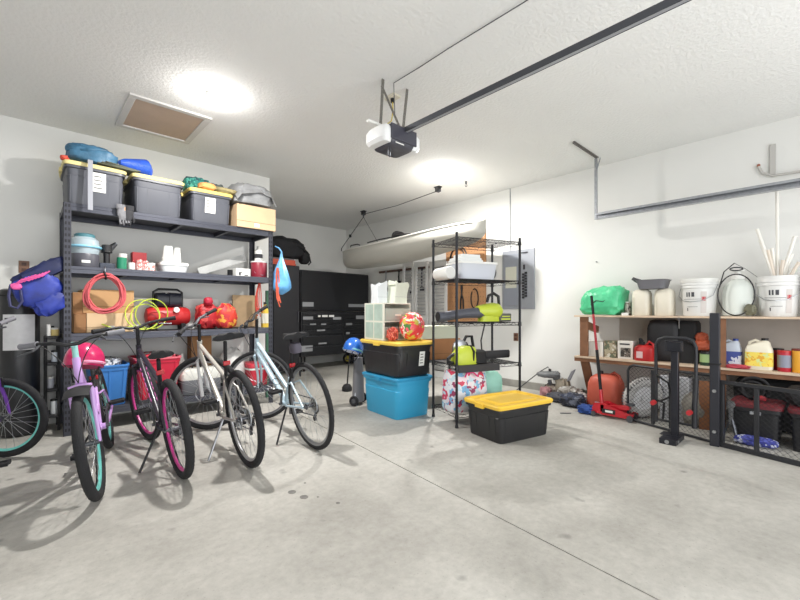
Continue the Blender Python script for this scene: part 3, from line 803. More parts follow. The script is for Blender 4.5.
# helmets
def helmet(label, loc, rz, c1, c2, rot=None, s=1.0):
    t = T('bike_helmet', label, 'helmet', loc, rz, rot=rot)
    mb = MB(); nu, nv = 32, 14
    vs = [(0, 0, .13*s)]; fs = []
    for j in range(1, nv):
        ph = PI/2-(PI/2+.25)*j/(nv-1)
        for i in range(nu):
            th = 2*PI*i/nu; rr = math.cos(ph)
            rib = 1+.035*math.cos(th*5)*math.sin(j/nv*PI)
            vs.append((.135*s*rr*math.cos(th)*rib, .105*s*rr*math.sin(th)*rib, .13*s*math.sin(ph)))
    for i in range(nu): fs.append((0, 1+i, 1+(i+1) % nu))
    for j in range(nv-2):
        for i in range(nu):
            a = 1+j*nu+i; b = 1+j*nu+(i+1) % nu; fs.append((a, a+nu, b+nu, b))
    fs.append(tuple(1+(nv-2)*nu+i for i in range(nu)))
    mb.add(vs, fs)
    sh = O('helmet_shell', mb, c1, t)
    v = MB()
    for k in (-1, 0, 1): v.tf((0, k*.04*s, .0), (0, 0, 0)).blob((.03, 0, .115*s-abs(k)*.012), (.06*s, .010, .016), amp=0, nu=14, nv=8)
    v.tf()
    O('vent', v, m_blackm, t)
    O('rim_band', MB().ring((0, 0, -.012), (0, 0, 1), .128*s, .010, 36, 8, .8), c2, t)
    O('chin_strap', MB().tube([(.02, .09*s, -.01), (.0, .05*s, -.13), (0, -.05*s, -.13), (.02, -.09*s, -.01)], .006, 6), m_blackm, t)
    return t
hp = b2.matrix_basis @ Vector(k2['hcen'])
helmet('magenta and pale pink kids helmet hanging behind the lilac bicycle bars', (.275, 3.38, .76), 1.1, mat('helmet_magenta', (196, 24, 92), .3, coat=.5), mat('helmet_pink', (232, 150, 180), .4), rot=(0, .25, 1.1))
# ================================================================ things on the lower shelves of the left unit
Z2, Z3, Z4 = 1.5, .90, .21
def at(u, Y=4.75): return xy(u, Y)
def can(name, label, cat, loc, r, h, m, lidm=None, group=None, band=None, n=28):
    t = T(name, label, cat, loc, 0, group)
    O('can_body', MB().lathe([(r*.97, 0), (r, .004), (r, h-.006), (r*.96, h)], n=n), m, t)
    if lidm: O('lid', MB().lathe([(r*1.03, h-.012), (r*1.04, h-.004), (r*1.03, h+.004), (r*.85, h+.005)], n=n), lidm, t)
    if band: O('label_band', MB().lathe([(r+.0015, h*band[0]), (r+.0015, h*band[1])], n=n), band[2], t)
    return t
def jug(name, label, loc, rz, w, d, h, m, capm, cat='jug', label_m=None, lab2=None, group=None, handle='top'):
    t = T(name, label, cat, loc, rz, group)
    a, b = w/2, d/2
    body = MB().loft([(0, a*.92, b*.92, 5), (.008, a, b, 5), (h*.62, a, b, 5), (h*.76, a*.86, b*.9, 4), (h*.86, a*.5, b*.7, 3, -a*.3), (h*.92, a*.24, a*.24, 2, -a*.42), (h*.95, a*.22, a*.22, 2, -a*.42)], 32)
    O('jug_body', body, m, t)
    O('handle', MB().tube([(-a*.2, 0, h*.86), (a*.25, 0, h*.93), (a*.66, 0, h*.86), (a*.80, 0, h*.66)], [.012, .013, .013, .012], 10), m, t)
    O('cap', MB().lathe([(a*.27, h*.93), (a*.27, h*.995), (a*.22, h)], (-a*.42, 0, 0), 18), capm, t)
    if label_m: O('printed_label', MB().loft([(h*.12, a+.0015, b+.0015, 5), (h*.56, a+.0015, b+.0015, 5)], 32, cap=False), label_m, t)
    return t
# --- second shelf
x = at(85, 4.72)
t = T('clear_canister', 'clear round canister with a pale blue collar and dark base', 'canister', (x, 4.74, Z2))
t.scale = (1.05, 1.05, 1.18)
O('canister_base', MB().lathe([(.10, 0), (.105, .01), (.105, .10), (.10, .11)], n=32), mat('smoke_grey', (84, 84, 92), .4), t)
O('canister_bowl', MB().lathe([(.10, .11), (.112, .16), (.10, .22), (.07, .245)], n=32), mat('clear_bowl', (190, 206, 214), .2, alpha=.7), t)
O('collar', MB().ring((0, 0, .165), (0, 0, 1), .115, .010, 40), mat('sky_blue', (140, 200, 226), .4), t)
O('lid', MB().lathe([(.075, .235), (.075, .262), (.06, .27), (.02, .272)], n=28), mat('teal_grey', (70, 120, 130), .5), t)
O('paper_label', MB().tf((0, -.106, .045)).cbox((0, 0, 0), (.06, .002, .02)), m_paper, t)
x = at(107, 4.74)
t = T('cordless_drill', 'black cordless drill resting upright beside the clear canister', 'drill', (x, 4.76, Z2))
t.scale = (1.1, 1.1, 1.3)
O('drill_body', MB().loft([(0, .05, .045, 5), (.03, .05, .045, 5), (.035, .022, .03, 3), (.12, .024, .032, 3), (.125, .04, .05, 3), (.18, .035, .05, 3)], 20), m_black, t)
O('chuck', MB().cyl((.02, 0, .155), (.07, .0, .20), .026, .014), m_dsteel, t)
O('battery', MB().box(-.055, .055, -.05, .05, -.0, .045), mat('dark_blue_grey', (56, 62, 76), .5), t, bevel=.005)
can('paint_can', 'small green can with a white top next to the black drill', 'can', (at(121.5, 4.72), 4.70, Z2), .040, .12, mat('can_green', (34, 128, 96), .4), None, band=(.0, .99, mat('can_green', (34, 128, 96), .4)))
can('spray_lid_jar', 'white jar with red print standing behind the green can', 'jar', (at(123, 4.82), 4.84, Z2), .038, .17, mat('jar_white', (226, 214, 212), .5), m_white)
can('plastic_cup', 'pale grey cup right of the green can', 'cup', (at(131.5, 4.70), 4.69, Z2), .030, .075, m_white)
carton('red_box', 'small dark red cardboard box behind the pink striped cups', (at(139, 4.84), 4.86, Z2), .05, .125, .09, .20, mat('box_red', (150, 34, 40), .5), tape=False)
for i, (u, hh) in enumerate(((139, .11), (145, .10))):
    can('striped_cup', ['left cup with pinkish print in front of the red box', 'right cup with pinkish print in front of the red box'][i], 'cup', (at(u, 4.68), 4.67+.0*i, Z2), .026, hh, splotch('cup_print%d' % i, (236, 220, 216), [(206, 96, 92)], 40))
can('food_jar', 'short white jar with pink print at the right of the striped cups', 'jar', (at(151, 4.70), 4.69, Z2), .034, .08, splotch('jar_print', (238, 226, 222), [(214, 120, 110)], 34), m_white)
# white tub with cups on it
x = at(173, 4.74)
t = T('plastic_tub', 'white plastic food tub under the upturned cups', 'tub', (x, 4.76, Z2))
O('tub_body', MB().loft([(0, .115, .10, 5), (.075, .135, .12, 5)], 32), mat('milky_plastic', (220, 224, 226), .35), t)
O('lid', MB().loft([(.075, .142, .126, 5), (.105, .142, .126, 5), (.108, .13, .115, 5)], 32), m_white, t)
for i, (dx, dy, r, h) in enumerate(((-.045, -.01, .058, .17), (.05, .02, .038, .165))):
    c = MB()
    for k in range(4): c.lathe([(r, k*.012), (r*1.02, k*.012+.004), (r*.97, k*.012+.012)], n=28)
    c.lathe([(r*.97, .036), (r*.74, h), (r*.70, h+.002)], n=28)
    O('paper_cup', c, m_white, loc=(x+dx, 4.76+dy, Z2+.1085), label=['wide stack of white cups upside down on the white tub', 'narrow stack of white cups upside down on the white tub'][i], cat='cup')
# translucent slanted panel
x0, x1 = at(198, 4.85), at(246, 4.95)
pl = MB().bar((0.03, 0, .05), (x1-x0-.02, 0, .26), .010, .085, (0, 0, 1))
O('acrylic_sheet', pl, mat('frosted_panel', (186, 187, 185), .4), loc=(x0, 4.93, Z2), label='pale grey translucent sheet lying slanted along the second shelf', cat='sheet')
x = at(242, 4.70)
t = T('small_carton', 'white carton with black marks beside the maroon paint can', 'box', (x, 4.70, Z2))
O('carton', MB().box(-.09, .08, -.05, .05, 0, .095), m_white, t, bevel=.003)
O('printed_mark', MB().box(-.055, -.035, -.0525, -.0505, .015, .05).box(-.035, -.02, -.0525, -.0505, .04, .05).box(.01, .05, -.0525, -.0505, .012, .022), m_ink, t)
O('black_roll', MB().cyl((-.0, 0, 0), (0, 0, .085), .04), m_blackm, loc=(at(232, 4.80), 4.83, Z2), label='black tape roll behind the white carton', cat='roll')
x = at(260, 4.74)
t = can('paint_pail', 'maroon paint can with white lid at the right end of second shelf', 'can', (x, 4.77, Z2), .094, .20, mat('maroon', (150, 44, 62), .4), m_white)
O('wire_handle', MB().tube([(-.09, 0, .15), (-.075, -.06, .06), (0, -.10, .03), (.075, -.06, .06), (.09, 0, .15)], .0025, 6), m_steel, t)
t = T('spray_bottle', 'white bottle with a black cap standing on the maroon can', 'bottle', (x, 4.78, Z2+.2055))
O('bottle_body', MB().lathe([(.044, 0), (.046, .02), (.046, .13), (.022, .16), (.022, .19)], n=24), m_white, t)
O('label_band', MB().lathe([(.0475, .04), (.0475, .09)], n=24), m_ink, t)
# --- coiled red cord hanging from beam 2
cx = at(105, 4.50)
t = T('extension_cord', 'faded red extension cord coiled and hung from the second shelf beam', 'cord', (cx, 4.50, Z2-.005))
rnd = random.Random(4)
cm = MB()
for k in range(13):
    pts = []; a = rnd.uniform(.74, 1.12); b = rnd.uniform(.84, 1.08); oy = rnd.uniform(-.022, .022); ph = rnd.uniform(-.1, .1)
    for i in range(40):
        th = 2*PI*i/40; pts.append((.145*a*math.cos(th+ph)*(1+.12*math.sin(th)*-1)+rnd.uniform(-.002, .002), oy+.012*math.sin(th*2+k), -.235+.175*b*math.sin(th)))
    cm.tube(pts, .006, 7, closed=True)
O('cord_coil', cm, mat('cord_red', (204, 92, 98), .55, var=.1), t)
O('cord_tie', MB().ring((0, 0, -.07), (1, 0, .2), .034, .008, 20, 6), m_blackm, t)
O('hook', MB().tube([(0, .05, .0), (0, .02, .012), (0, -.015, -.01), (0, -.01, -.05)], .004, 6), m_steel, t)
# --- shelf 3
m_c1 = mat('kraft_light', (218, 188, 150), .85, var=.05)
carton('cardboard_box', 'cardboard box low at the left end behind the lilac handlebar', (at(78, 4.8)+.04, 4.85, Z3), 0, .16, .40, .17, m_card2)
carton('cardboard_box', 'wide cardboard box behind the lower part of the red cord coil', (at(112, 4.8)-.03, 4.84, Z3), 0, .36, .40, .18, m_c1, lab=True)
carton('cardboard_box', 'tan cardboard box topmost behind the red cord coil', (at(103, 4.8)+.03, 4.86, Z3+.181), .03, .40, .36, .22, mat('kraft_mid', (190, 150, 106), .85, var=.06))
carton('cardboard_box', 'small cardboard box stacked up by the left shelf post', (at(79, 4.8)-.0, 4.85, Z3+.171), -.02, .10, .34, .20, m_card2)
carton('white_box', 'long white box behind the yellow green hose', (at(166, 5.0)+.06, 5.02, Z3), 0, .95, .16, .34, mat('box_white', (236, 236, 232), .7), tape=False)
# green hose
t = T('garden_hose', 'lime yellow air hose coiled loosely around the red tank', 'hose', (at(153, 4.62), 4.60, Z3+.02))
hm = MB()
for k, (dx, R_, el, oy) in enumerate(((-.09, .145, 1.0, .0), (-.06, .13, .95, .04), (.0, .15, 1.0, .06))):
    pts = [(dx+R_*math.cos(2*PI*i/40), oy+.05*math.sin(2*PI*i/40+k), R_*el+.0+R_*el*math.sin(2*PI*i/40)) for i in range(40)]
    hm.tube(pts, .0055, 8, closed=True)
hm.tube([(-.13, -.03, .02), (-.2, -.06, .03), (-.32, -.05, .01), (-.42, -.03, .06)], .0065, 8)
O('hose_coil', hm, mat('hose_lime', (190, 208, 70), .45), t)
t = T('air_compressor', 'small air compressor with a red tank and black motor', 'compressor', (at(163, 4.82)+.05, 4.84, Z3))
t.scale = (1.12, 1.15, 1.12)
tk = MB().tf((0, 0, .13), (0, PI/2, 0)).loft([(-.19, .03, .03), (-.18, .07, .07), (-.15, .088, .088), (.15, .088, .088), (.18, .07, .07), (.19, .03, .03)], 32)
O('tank', tk, m_red, t)
for s in (-1, 1): O('foot', MB().box(s*.12-.02, s*.12+.02, -.07, .07, 0, .06), m_blackm, t, bevel=.005)
mo = MB().tf((.0, 0, .285), (0, PI/2, 0)).loft([(-.11, .04, .04, 3), (-.10, .065, .065, 3), (-.03, .068, .068, 3), (-.028, .06, .06, 3), (0, .06, .06, 3), (.002, .07, .07, 3), (.10, .065, .065, 3), (.11, .04, .04, 3)], 28)
O('motor', mo, mat('motor_black', (44, 46, 58), .4), t)
O('handle', MB().tube([(-.12, 0, .22), (-.12, 0, .36), (-.08, 0, .385), (.08, 0, .385), (.12, 0, .36), (.12, 0, .22)], .011, 10), m_black, t)
O('gauge', MB().cyl((.05, -.085, .19), (.05, -.11, .19), .026), m_white, t)
# life vests
O('life_vest', MB().blob((0, 0, .14), (.11, .10, .14), 21, .2, 2.6, flat=.06, ridge=.15), splotch('vest_red', (190, 38, 46), [(216, 84, 80), (156, 24, 34)], 12, .5), loc=(at(213, 4.66)-.03, 4.76, Z3), label='bright red puffy life vest left of the orange one', cat='life vest')
O('life_vest', MB().blob((0, 0, .13), (.11, .09, .13), 22, .18, 2.6, flat=.05, ridge=.2), splotch('vest_orange', (206, 60, 44), [(226, 160, 60), (190, 44, 50), (214, 96, 60), (186, 44, 50)], 14, .5), loc=(at(227, 4.66)-.0, 4.70, Z3), label='red and orange yellow puffy vest behind the silver bicycle', cat='life vest')
O('red_ball', MB().blob((0, 0, .045), (.045, .045, .045), 2, .1), mat('vest_crimson', (180, 34, 58), .45), loc=(at(207, 4.72), 4.68, Z3+.262), label='crimson cloth knob on top of the red life vest', cat='cloth')
wb_ = T('plywood_board', 'pale plywood board standing at the right end of third shelf', 'board', (at(248, 5.0)-.02, 5.06, Z3))
O('board_panel', MB().box(-.15, .13, -.012, .012, 0, .40), mat('plywood', (214, 182, 142), .7, var=.08, scale=10), wb_, bevel=.002)
O('board_edge', MB().box(.13, .16, -.014, .014, 0, .40), mat('plywood_edge', (150, 110, 80), .8), wb_)
# red cords by the post
rc = MB(); rnd = random.Random(8)
for k in range(7):
    x_ = rnd.uniform(-.05, .05); rc.tube([(x_*.3, 0, 0), (x_, rnd.uniform(-.01, .01), -.12), (x_*1.2, rnd.uniform(-.01, .01), -.26), (x_*1.0+.02, 0, -rnd.uniform(.30, .40))], .005, 6)
O('ratchet_strap', rc, mat('strap_red', (190, 66, 52), .6), loc=(2.02, 4.62, Z2-.07), label='bundle of red cords hanging inside the right shelf post', cat='strap')
O('red_cord_bundle', MB().tube([(0, 0, 0), (-.012, 0, -.12), (.004, 0, -.26), (.02, 0, -.40)], .01, 8).tube([(.012, 0, 0), (.025, 0, -.15), (.01, 0, -.3), (.045, 0, -.42)], .008, 8).tube([(.0, -.01, 0), (-.02, -.01, -.2), (-.005, 0, -.36), (.035, 0, -.47)], .007, 8),
  mat('cord_orange', (214, 96, 70), .6), loc=(2.195, 4.53, 1.62), label='orange red cords dangling beside the blue plastic bag', cat='cord')
t = T('oil_bottle', 'slim yellow bottle with dark cap behind the pale blue handlebar', 'bottle', (at(265, 4.74), 4.74, Z3))
O('bottle_body', MB().loft([(0, .045, .03, 4), (.2, .045, .03, 4), (.25, .02, .02, 2), (.28, .015, .015, 2)], 20), mat('bottle_yellow', (226, 190, 70), .4), t)
O('cap', MB().cyl((0, 0, .28), (0, 0, .31), .018), m_black, t)
O('printed_label', MB().loft([(.05, .0465, .0315, 4), (.17, .0465, .0315, 4)], 20, cap=False), mat('lab_wh', (226, 222, 206), .6), t)
# blue plastic bag hanging outside the right post
t = T('plastic_bag', 'light blue plastic bag knotted and hung on the right shelf post', 'bag', (2.285, 4.60, 1.30))
bm = MB(); 
secs = []
for i in range(18):
    f = i/17; r = .014+.110*math.sin(min(1, f*1.25)*PI/2)**1.5 if f < .8 else .124*math.cos((f-.8)/.2*PI/2*.93)
    secs.append((f, r))
vs = []; nn = 30
for f, r in secs:
    for k in range(nn):
        th = 2*PI*k/nn; rr = r*(1+.16*noise.noise(Vector((math.cos(th)*2.2, math.sin(th)*2.2, f*3)))+.05*math.sin(th*7+f*3)*(1-f))
        vs.append((rr*math.cos(th), rr*.7*math.sin(th), .50*(1-f)))
bm.add(vs, [(i*nn+k, (i+1)*nn+k, (i+1)*nn+(k+1) % nn, i*nn+(k+1) % nn) for i in range(17) for k in range(nn)]+[tuple(range(nn)), tuple(17*nn+k for k in range(nn-1, -1, -1))])
O('bag_body', bm, mat('bag_blue', (104, 172, 226), .3, var=.18, scale=14), t)
O('bag_handle', MB().tube([(0, 0, .49), (.0, 0, .53), (-.04, -.01, .57), (-.085, 0, .59)], [.012, .010, .008, .006], 8).tube([(.06, 0, .18), (.10, 0, .20), (.115, 0, .15)], [.02, .014, .005], 8), mat('bag_blue', (96, 160, 216), .3), t)
# green tall rake handle / post
O('green_pole', MB().bar((0, 0, 0), (0, 0, 1.36), .035, .03), mat('pole_green', (64, 112, 88), .55, var=.1), loc=(2.235, 4.90, .0), label='dark green metal post standing at the right end of the shelving', cat='post')
# --- bottom shelf
def tub(name, label, loc, rz, w, d, h, m, rimm=None, cat='tub'):
    t = T(name, label, cat, loc, rz)
    a, b = w/2, d/2
    O('tub_body', MB().loft([(0, a*.82, b*.82, 8), (.01, a*.84, b*.84, 8), (h-.05, a*.97, b*.97, 8), (h-.048, a*1.0, b*1.0, 8), (h, a*1.02, b*1.02, 8), (h, a*.97, b*.97, 8), (h-.03, a*.95, b*.95, 8), (h-.06, .01, .01, 8)], 36), m, t)
    O('rim', MB().ring((0, 0, h), (0, 0, 1), 1, .0, 4, 3) if False else MB().loft([(h-.012, a*1.05, b*1.05, 8), (h+.004, a*1.05, b*1.05, 8), (h+.004, a*.96, b*.96, 8)], 36, cap=False), rimm or m, t)
    r = MB()
    for q in (-.4, 0, .4): r.bar((q*w*.8, -b*.85, .02), (q*w*.92, -b*.985, h-.05), .014, .008, (0, 1, 0))
    O('rib', r, m, t)
    return t
m_blue = mat('bin_blue', (64, 132, 208), .4)
tub('storage_tub', 'bright blue open tub heaped with odds and ends on the bottom shelf', (at(107, 4.72)+.005, 4.78, Z4), 0, .31, .42, .38, m_blue)
x = at(108, 4.75)
O('rag_pile', MB().blob((0, 0, .05), (.11, .15, .05), 31, .3, 4), splotch('rag_mix', (200, 204, 212), [(120, 110, 112), (226, 222, 220), (90, 96, 110)], 18), loc=(x-.0, 4.78, Z4+.34), label='heap of grey and white rags in the blue tub', cat='rags')
tub('storage_tub', 'red tub with a pink rim behind the black and pink bicycle', (at(156, 4.72), 4.78, Z4), 0, .40, .44, .42, mat('tub_red', (214, 40, 70), .4), mat('tub_pink', (232, 110, 126), .45))
O('red_toys', MB().blob((0, 0, .03), (.16, .18, .04), 33, .25, 5), splotch('toy_mix', (214, 60, 80), [(236, 130, 140), (170, 30, 50), (230, 220, 220)], 14), loc=(at(156, 4.75), 4.78, Z4+.395), label='heap of red and pink things filling the red tub', cat='toys')
t = T('detergent_bottle', 'white bottle with a green label right of the red tub', 'bottle', (at(182, 4.80)+.01, 4.86, Z4))
O('bottle_body', MB().loft([(0, .05, .04, 4), (.30, .05, .04, 4), (.38, .02, .02, 2), (.42, .018, .018, 2)], 20), m_white, t)
O('printed_label', MB().loft([(.20, .0515, .0415, 4), (.30, .0515, .0415, 4)], 20, cap=False), mat('label_green', (60, 110, 90), .6), t)
carton('cardboard_box', 'brown cardboard box at the back of the bottom shelf above the tool case', (at(200, 5.0), 5.02, Z4), 0, .22, .16, .60, m_card2, tape=False)
t = T('tool_case', 'grey and white hard tool case with a silver latch on bottom shelf', 'case', (at(197, 4.72)+.02, 4.72, Z4))
O('case_body', MB().loft([(0, .19, .11, 8), (.02, .2, .12, 8), (.15, .2, .12, 8), (.155, .195, .115, 8)], 36), mat('case_grey', (110, 112, 118), .45), t)
O('case_lid', MB().loft([(.156, .2, .12, 8), (.22, .2, .12, 8), (.27, .17, .09, 6)], 36), mat('case_white', (214, 214, 208), .5), t)
O('latch', MB().box(-.03, .03, -.128, -.118, .11, .19), m_steel, t, bevel=.003)
O('handle', MB().tube([(-.07, 0, .265), (-.06, 0, .30), (.06, 0, .30), (.07, 0, .265)], .01, 8), m_blackm, t)
t = T('plastic_bag', 'white shopping bag stuffed on the bottom shelf under the orange vest', 'bag', (at(233, 4.80)+.0, 4.82, Z4))
O('bag_body', MB().blob((0, 0, .22), (.13, .12, .22), 41, .15, 3, flat=.05, ridge=.15), mat('bag_white', (214, 212, 210), .5, var=.06), t)
t = T('red_cooler', 'small red cooler with white band behind the silver rear wheel', 'cooler', (2.02, 4.78, Z4))
O('cooler_body', MB().loft([(0, .10, .14, 8), (.01, .108, .15, 8), (.22, .115, .155, 8)], 28), mat('cooler_red', (190, 40, 58), .4), t)
O('cooler_lid', MB().loft([(.22, .12, .16, 8), (.26, .12, .16, 8), (.265, .11, .15, 8)], 28), mat('cooler_lid', (206, 60, 76), .4), t)
O('band', MB().loft([(.19, .117, .157, 8), (.212, .117, .157, 8)], 28, cap=False), m_white, t)

# ---------------------------------------------------------------- left of the unit
x = (xy(0, 4.9)+xy(43, 4.9))/2
t = T('heavy_bag', 'tall black rounded bag with a white sheet of paper on it by the wall', 'punching bag', (x-.02, 4.93, 0))
hb = MB().lathe([(.11, 0), (.135, .02), (.14, .06), (.14, 1.24), (.132, 1.28), (.10, 1.295), (.03, 1.30)], n=40)
O('bag_body', hb, mat('black_vinyl', (34, 35, 38), .35, var=.1, scale=4), t)
pp = MB().sheet(lambda u, v: (.142*math.sin(-.78+1.6*u), -.142*math.cos(-.78+1.6*u), .76+.31*v), 12, 4, .001)
pr = O('paper_sheet', pp, mat('paper_worn', (218, 218, 220), .8, var=.05, scale=20), t, label='white paper sheet')
O('printed_mark', MB().tf((-.078, -.123, 1.01), (0, 0, -.56)).box(-.012, .012, -.001, 0, -.02, .03), m_ink, pr)
O('seam_strap', MB().ring((0, 0, 1.235), (0, 0, 1), .1415, .004, 40, 6), m_blackm, t)
# hanging blue bag + pink strings
t = T('drawstring_backpack', 'royal blue and navy backpack hung from the left shelf post', 'backpack', (.085, 4.60, 1.10))
m_nv = mat('navy_nylon', (22, 32, 76), .6, var=.25, scale=10); m_ry = mat('blue_nylon', (36, 54, 146), .5, var=.35, scale=10)
def bagsheet():
    vs = []; n1, n2 = 26, 14
    b = MB()
    b.tf((-.02, 0, .18), (0, -.45, .1)).blob((0, 0, 0), (.15, .06, .13), 51, .18, 2.4, ridge=.25)
    return b
O('bag_body', bagsheet(), m_ry, t)
fb = MB().tf((.0, -.0, .33), (0, -.62, 0)).blob((0, .02, 0), (.21, .05, .065), 52, .2, 2.4, ridge=.3)
O('bag_flap', fb, m_nv, t)
O('lower_pocket', MB().tf((.06, -.01, .06), (0, -.7, 0)).blob((0, 0, 0), (.11, .05, .08), 54, .2, 2.4, ridge=.25), m_ry, t)
ps = MB(); rnd = random.Random(3)
for k in range(5):
    p0 = (-.17+.02*k, -.085, .21+.01*k); ps.tube([p0, (p0[0]+.05, -.095, p0[2]+.05), (p0[0]+.09, -.09, p0[2]+.04), (p0[0]+.14, -.085, p0[2]+.09)], .006, 6)
ps.blob((-.155, -.08, .20), (.032, .012, .026), 4, .3)
O('pull_string', ps, mat('pink_string', (226, 92, 160), .6), t, label='bright pink drawstrings')
O('shoulder_strap', MB().tube([(-.19, -.07, .20), (-.20, -.085, .12), (-.19, -.09, .04), (-.15, -.09, .02), (-.12, -.08, .08), (-.13, -.07, .17)], .010, 8), mat('strap_navy', (50, 52, 92), .6), t)
# wall-side black organiser with white jars
t = T('storage_rack', 'low black slatted rack between the tall black bag and the shelving', 'rack', (.163, 4.98, 0))
rk = MB()
for sx in (-.045, .045):
    for sy in (-.12, .12): O('post', MB().bar((sx, sy, 0), (sx, sy, .86), .02, .02), m_blackm, t)
for z in (.12, .36, .60, .84): O('tray', MB().box(-.05, .05, -.13, .13, z, z+.03), m_black, t, bevel=.004)
rnd = random.Random(5)
for i, (dx, z, h, c, lab) in enumerate(((-.035, .871, .10, (224, 224, 220), 'slim white bottle on top of the black rack, leftmost'), (-.0, .871, .085, (220, 222, 214), 'slim white bottle on top of the black rack, middle one'), (.03, .871, .07, (222, 200, 130), 'cream yellow jar on top of the black rack'),
        (.03, .631, .10, (206, 214, 224), 'pale blue white jar on the second tray of the black rack'), (-.02, .391, .10, (190, 192, 200), 'grey canister on the middle tray of the black rack'), (.02, .151, .13, (200, 204, 206), 'grey white tin on the lowest tray of the black rack'))):
    can('jar', lab, 'jar', (.163+dx*.7, 4.98-(.08 if i != 1 else .03), z), .016 if i < 2 else .028, h, mat('jarc%d' % i, c, .5), m_black if i % 2 else m_white)
# ================================================================ black tool storage in the recess
m_cab = mat('cabinet_black', (40, 40, 44), .38, .2, var=.05)
m_cabf = mat('cabinet_front', (34, 35, 39), .32, .2)
m_plate = mat('badge', (158, 160, 164), .5, .2)
YC = 6.45
xa, xb_ = xy(301, YC), xy(369, YC)
def zc(v, u): return zv(v, xy(u, YC), YC)
zt = zc(269.5, 302); zm = zc(311, 320); zb = .27
Wd = xb_-xa
t = T('tool_chest', 'wide black rolling tool chest with closed drawers against the back wall', 'tool chest', (xa, YC, 0))
D_ = .45
O('chest_body', MB().box(0, Wd, 0, D_, zb, zm-.01), m_cab, t, bevel=.01)
def badge(parent, u0, u1, v0, v1, name='badge', y=-.006, m=None):
    x0, x1 = xy(u0, YC)-xa, xy(u1, YC)-xa; z1, z0 = zc(v0, (u0+u1)/2), zc(v1, (u0+u1)/2)
    return O(name, MB().box(x0, x1, y, y+.004, z0, z1), m or m_plate, parent)
zz = [zb+.03, .46, .66, .76, .86, .96, zm-.03]
hsplit = Wd*.58
for i in range(6):
    z0, z1 = zz[i]+.006, zz[i+1]-.006
    spans = ((.03, Wd-.03),) if i == 5 else ((.03, hsplit-.006), (hsplit+.006, Wd-.03))
    for x0, x1 in spans:
        dr = O('drawer', MB().box(x0, x1, -.018, 0, z0, z1), m_cabf, t, bevel=.004)
        O('handle', MB().box(x0+.05, x1-.05, -.034, -.018, z1-.026, z1-.012), mat('handle_dark', (64, 65, 70), .3, .6), dr, bevel=.003)
for a in ((302, 312, 316.5, 319.5), (332, 340, 317, 319.5), (355, 363, 315.5, 319), (309, 315, 323.5, 324.8), (320, 325, 323.5, 324.8), (345, 351, 323, 325), (316, 324, 329.5, 331), (345, 348.5, 332, 334), (317.5, 325.5, 342.5, 344)):
    badge(t, *a, y=-.0385)
wr = MB()
for u0, u1 in ((317, 319.5), (321, 326.5), (328, 333)):
    x0, x1 = xy(u0, YC)-xa, xy(u1, YC)-xa; wr.box(x0, x1, -.0385, -.035, zc(317, 325), zc(315, 325))
O('lettering', wr, m_paper, t, label='white lettering strip')
badge(t, 301, 312, 345.5, 351.5, 'paper_label', y=-.0225, m=mat('lab_grey', (150, 152, 156), .7))
for x in (.08, Wd-.08):
    for y in (.07, D_-.07):
        c = O('caster', MB().cyl((x-.025, y, .075), (x+.025, y, .075), .075, n=22), m_rubber, t)
        O('caster_fork', MB().box(x-.035, x-.028, y-.03, y+.03, .075, zb).box(x+.028, x+.035, y-.03, y+.03, .075, zb), m_dsteel, c)
t = T('tool_cabinet', 'black top tool cabinet with closed lid standing on the rolling chest', 'tool cabinet', (xa, YC, zm))
O('cabinet_body', MB().box(0, Wd, .02, D_, 0, zt-zm), m_cab, t, bevel=.01)
O('door', MB().box(.012, Wd-.012, 0, .02, .02, zt-zm-.02), m_cabf, t, bevel=.006)
for a in ((302.5, 313.5, 302, 306.5), (348.5, 365, 304, 307)):
    x0, x1 = xy(a[0], YC)-xa, xy(a[1], YC)-xa; O('badge', MB().box(x0, x1, -.004, 0, zc(a[3], a[0])-zm, zc(a[2], a[0])-zm), m_plate, t)
# tall locker left of it
xl0 = xy(273, YC); xl1 = xa-.02
zl = zv(266, xl1, YC)
t = T('tall_locker', 'tall narrow black locker left of the tool chest', 'locker', (xl0, YC, 0))
O('locker_body', MB().box(0, xl1-xl0, .02, .47, .06, zl), m_cab, t, bevel=.008)
O('door', MB().box(.01, xl1-xl0-.01, 0, .02, .08, zl-.02), mat('locker_door', (46, 46, 51), .35, .2), t, bevel=.005)
O('door_handle', MB().box(xl1-xl0-.05, xl1-xl0-.035, -.02, 0, .9, 1.1), m_dsteel, t, bevel=.003)
for x in (.06, xl1-xl0-.06):
    for y in (.08, .40): O('foot', MB().cyl((x, y, 0), (x, y, .06), .02), m_black, t)
t = T('orange_case', 'orange red flat case lying on top of the tall locker', 'case', ((xl0+xl1)/2-.02, YC+.22, zl))
O('case_body', MB().box(-.23, .23, -.16, .16, .0, .035).box(-.22, .22, -.15, .15, .035, .10), [mat('case_orange', (214, 88, 62), .5)], t, bevel=.006)
O('case_lid', MB().box(-.22, .20, -.15, .15, .1005, .125), mat('case_grey2', (120, 112, 112), .6), t, bevel=.004)
t = T('duffel_bag', 'black duffel bag slumped on the orange case above the locker', 'duffel bag', ((xl0+xl1)/2, YC+.20, zl+.126))
O('bag_body', MB().blob((.03, 0, .19), (.40, .17, .19), 61, .16, 2.2, flat=.08, ridge=.12, nu=36, nv=18), mat('bag_black', (26, 26, 30), .75, var=.3, bump=.4, bscale=20), t)
O('end_pocket', MB().blob((.42, -.05, .05), (.10, .10, .12), 62, .2, 2.4), m_blackm, t)
O('strap', MB().tube([(.20, -.16, .26), (.34, -.18, .20), (.46, -.14, .12), (.54, -.08, -.03), (.48, -.1, -.08)], .014, 8), m_black, t)

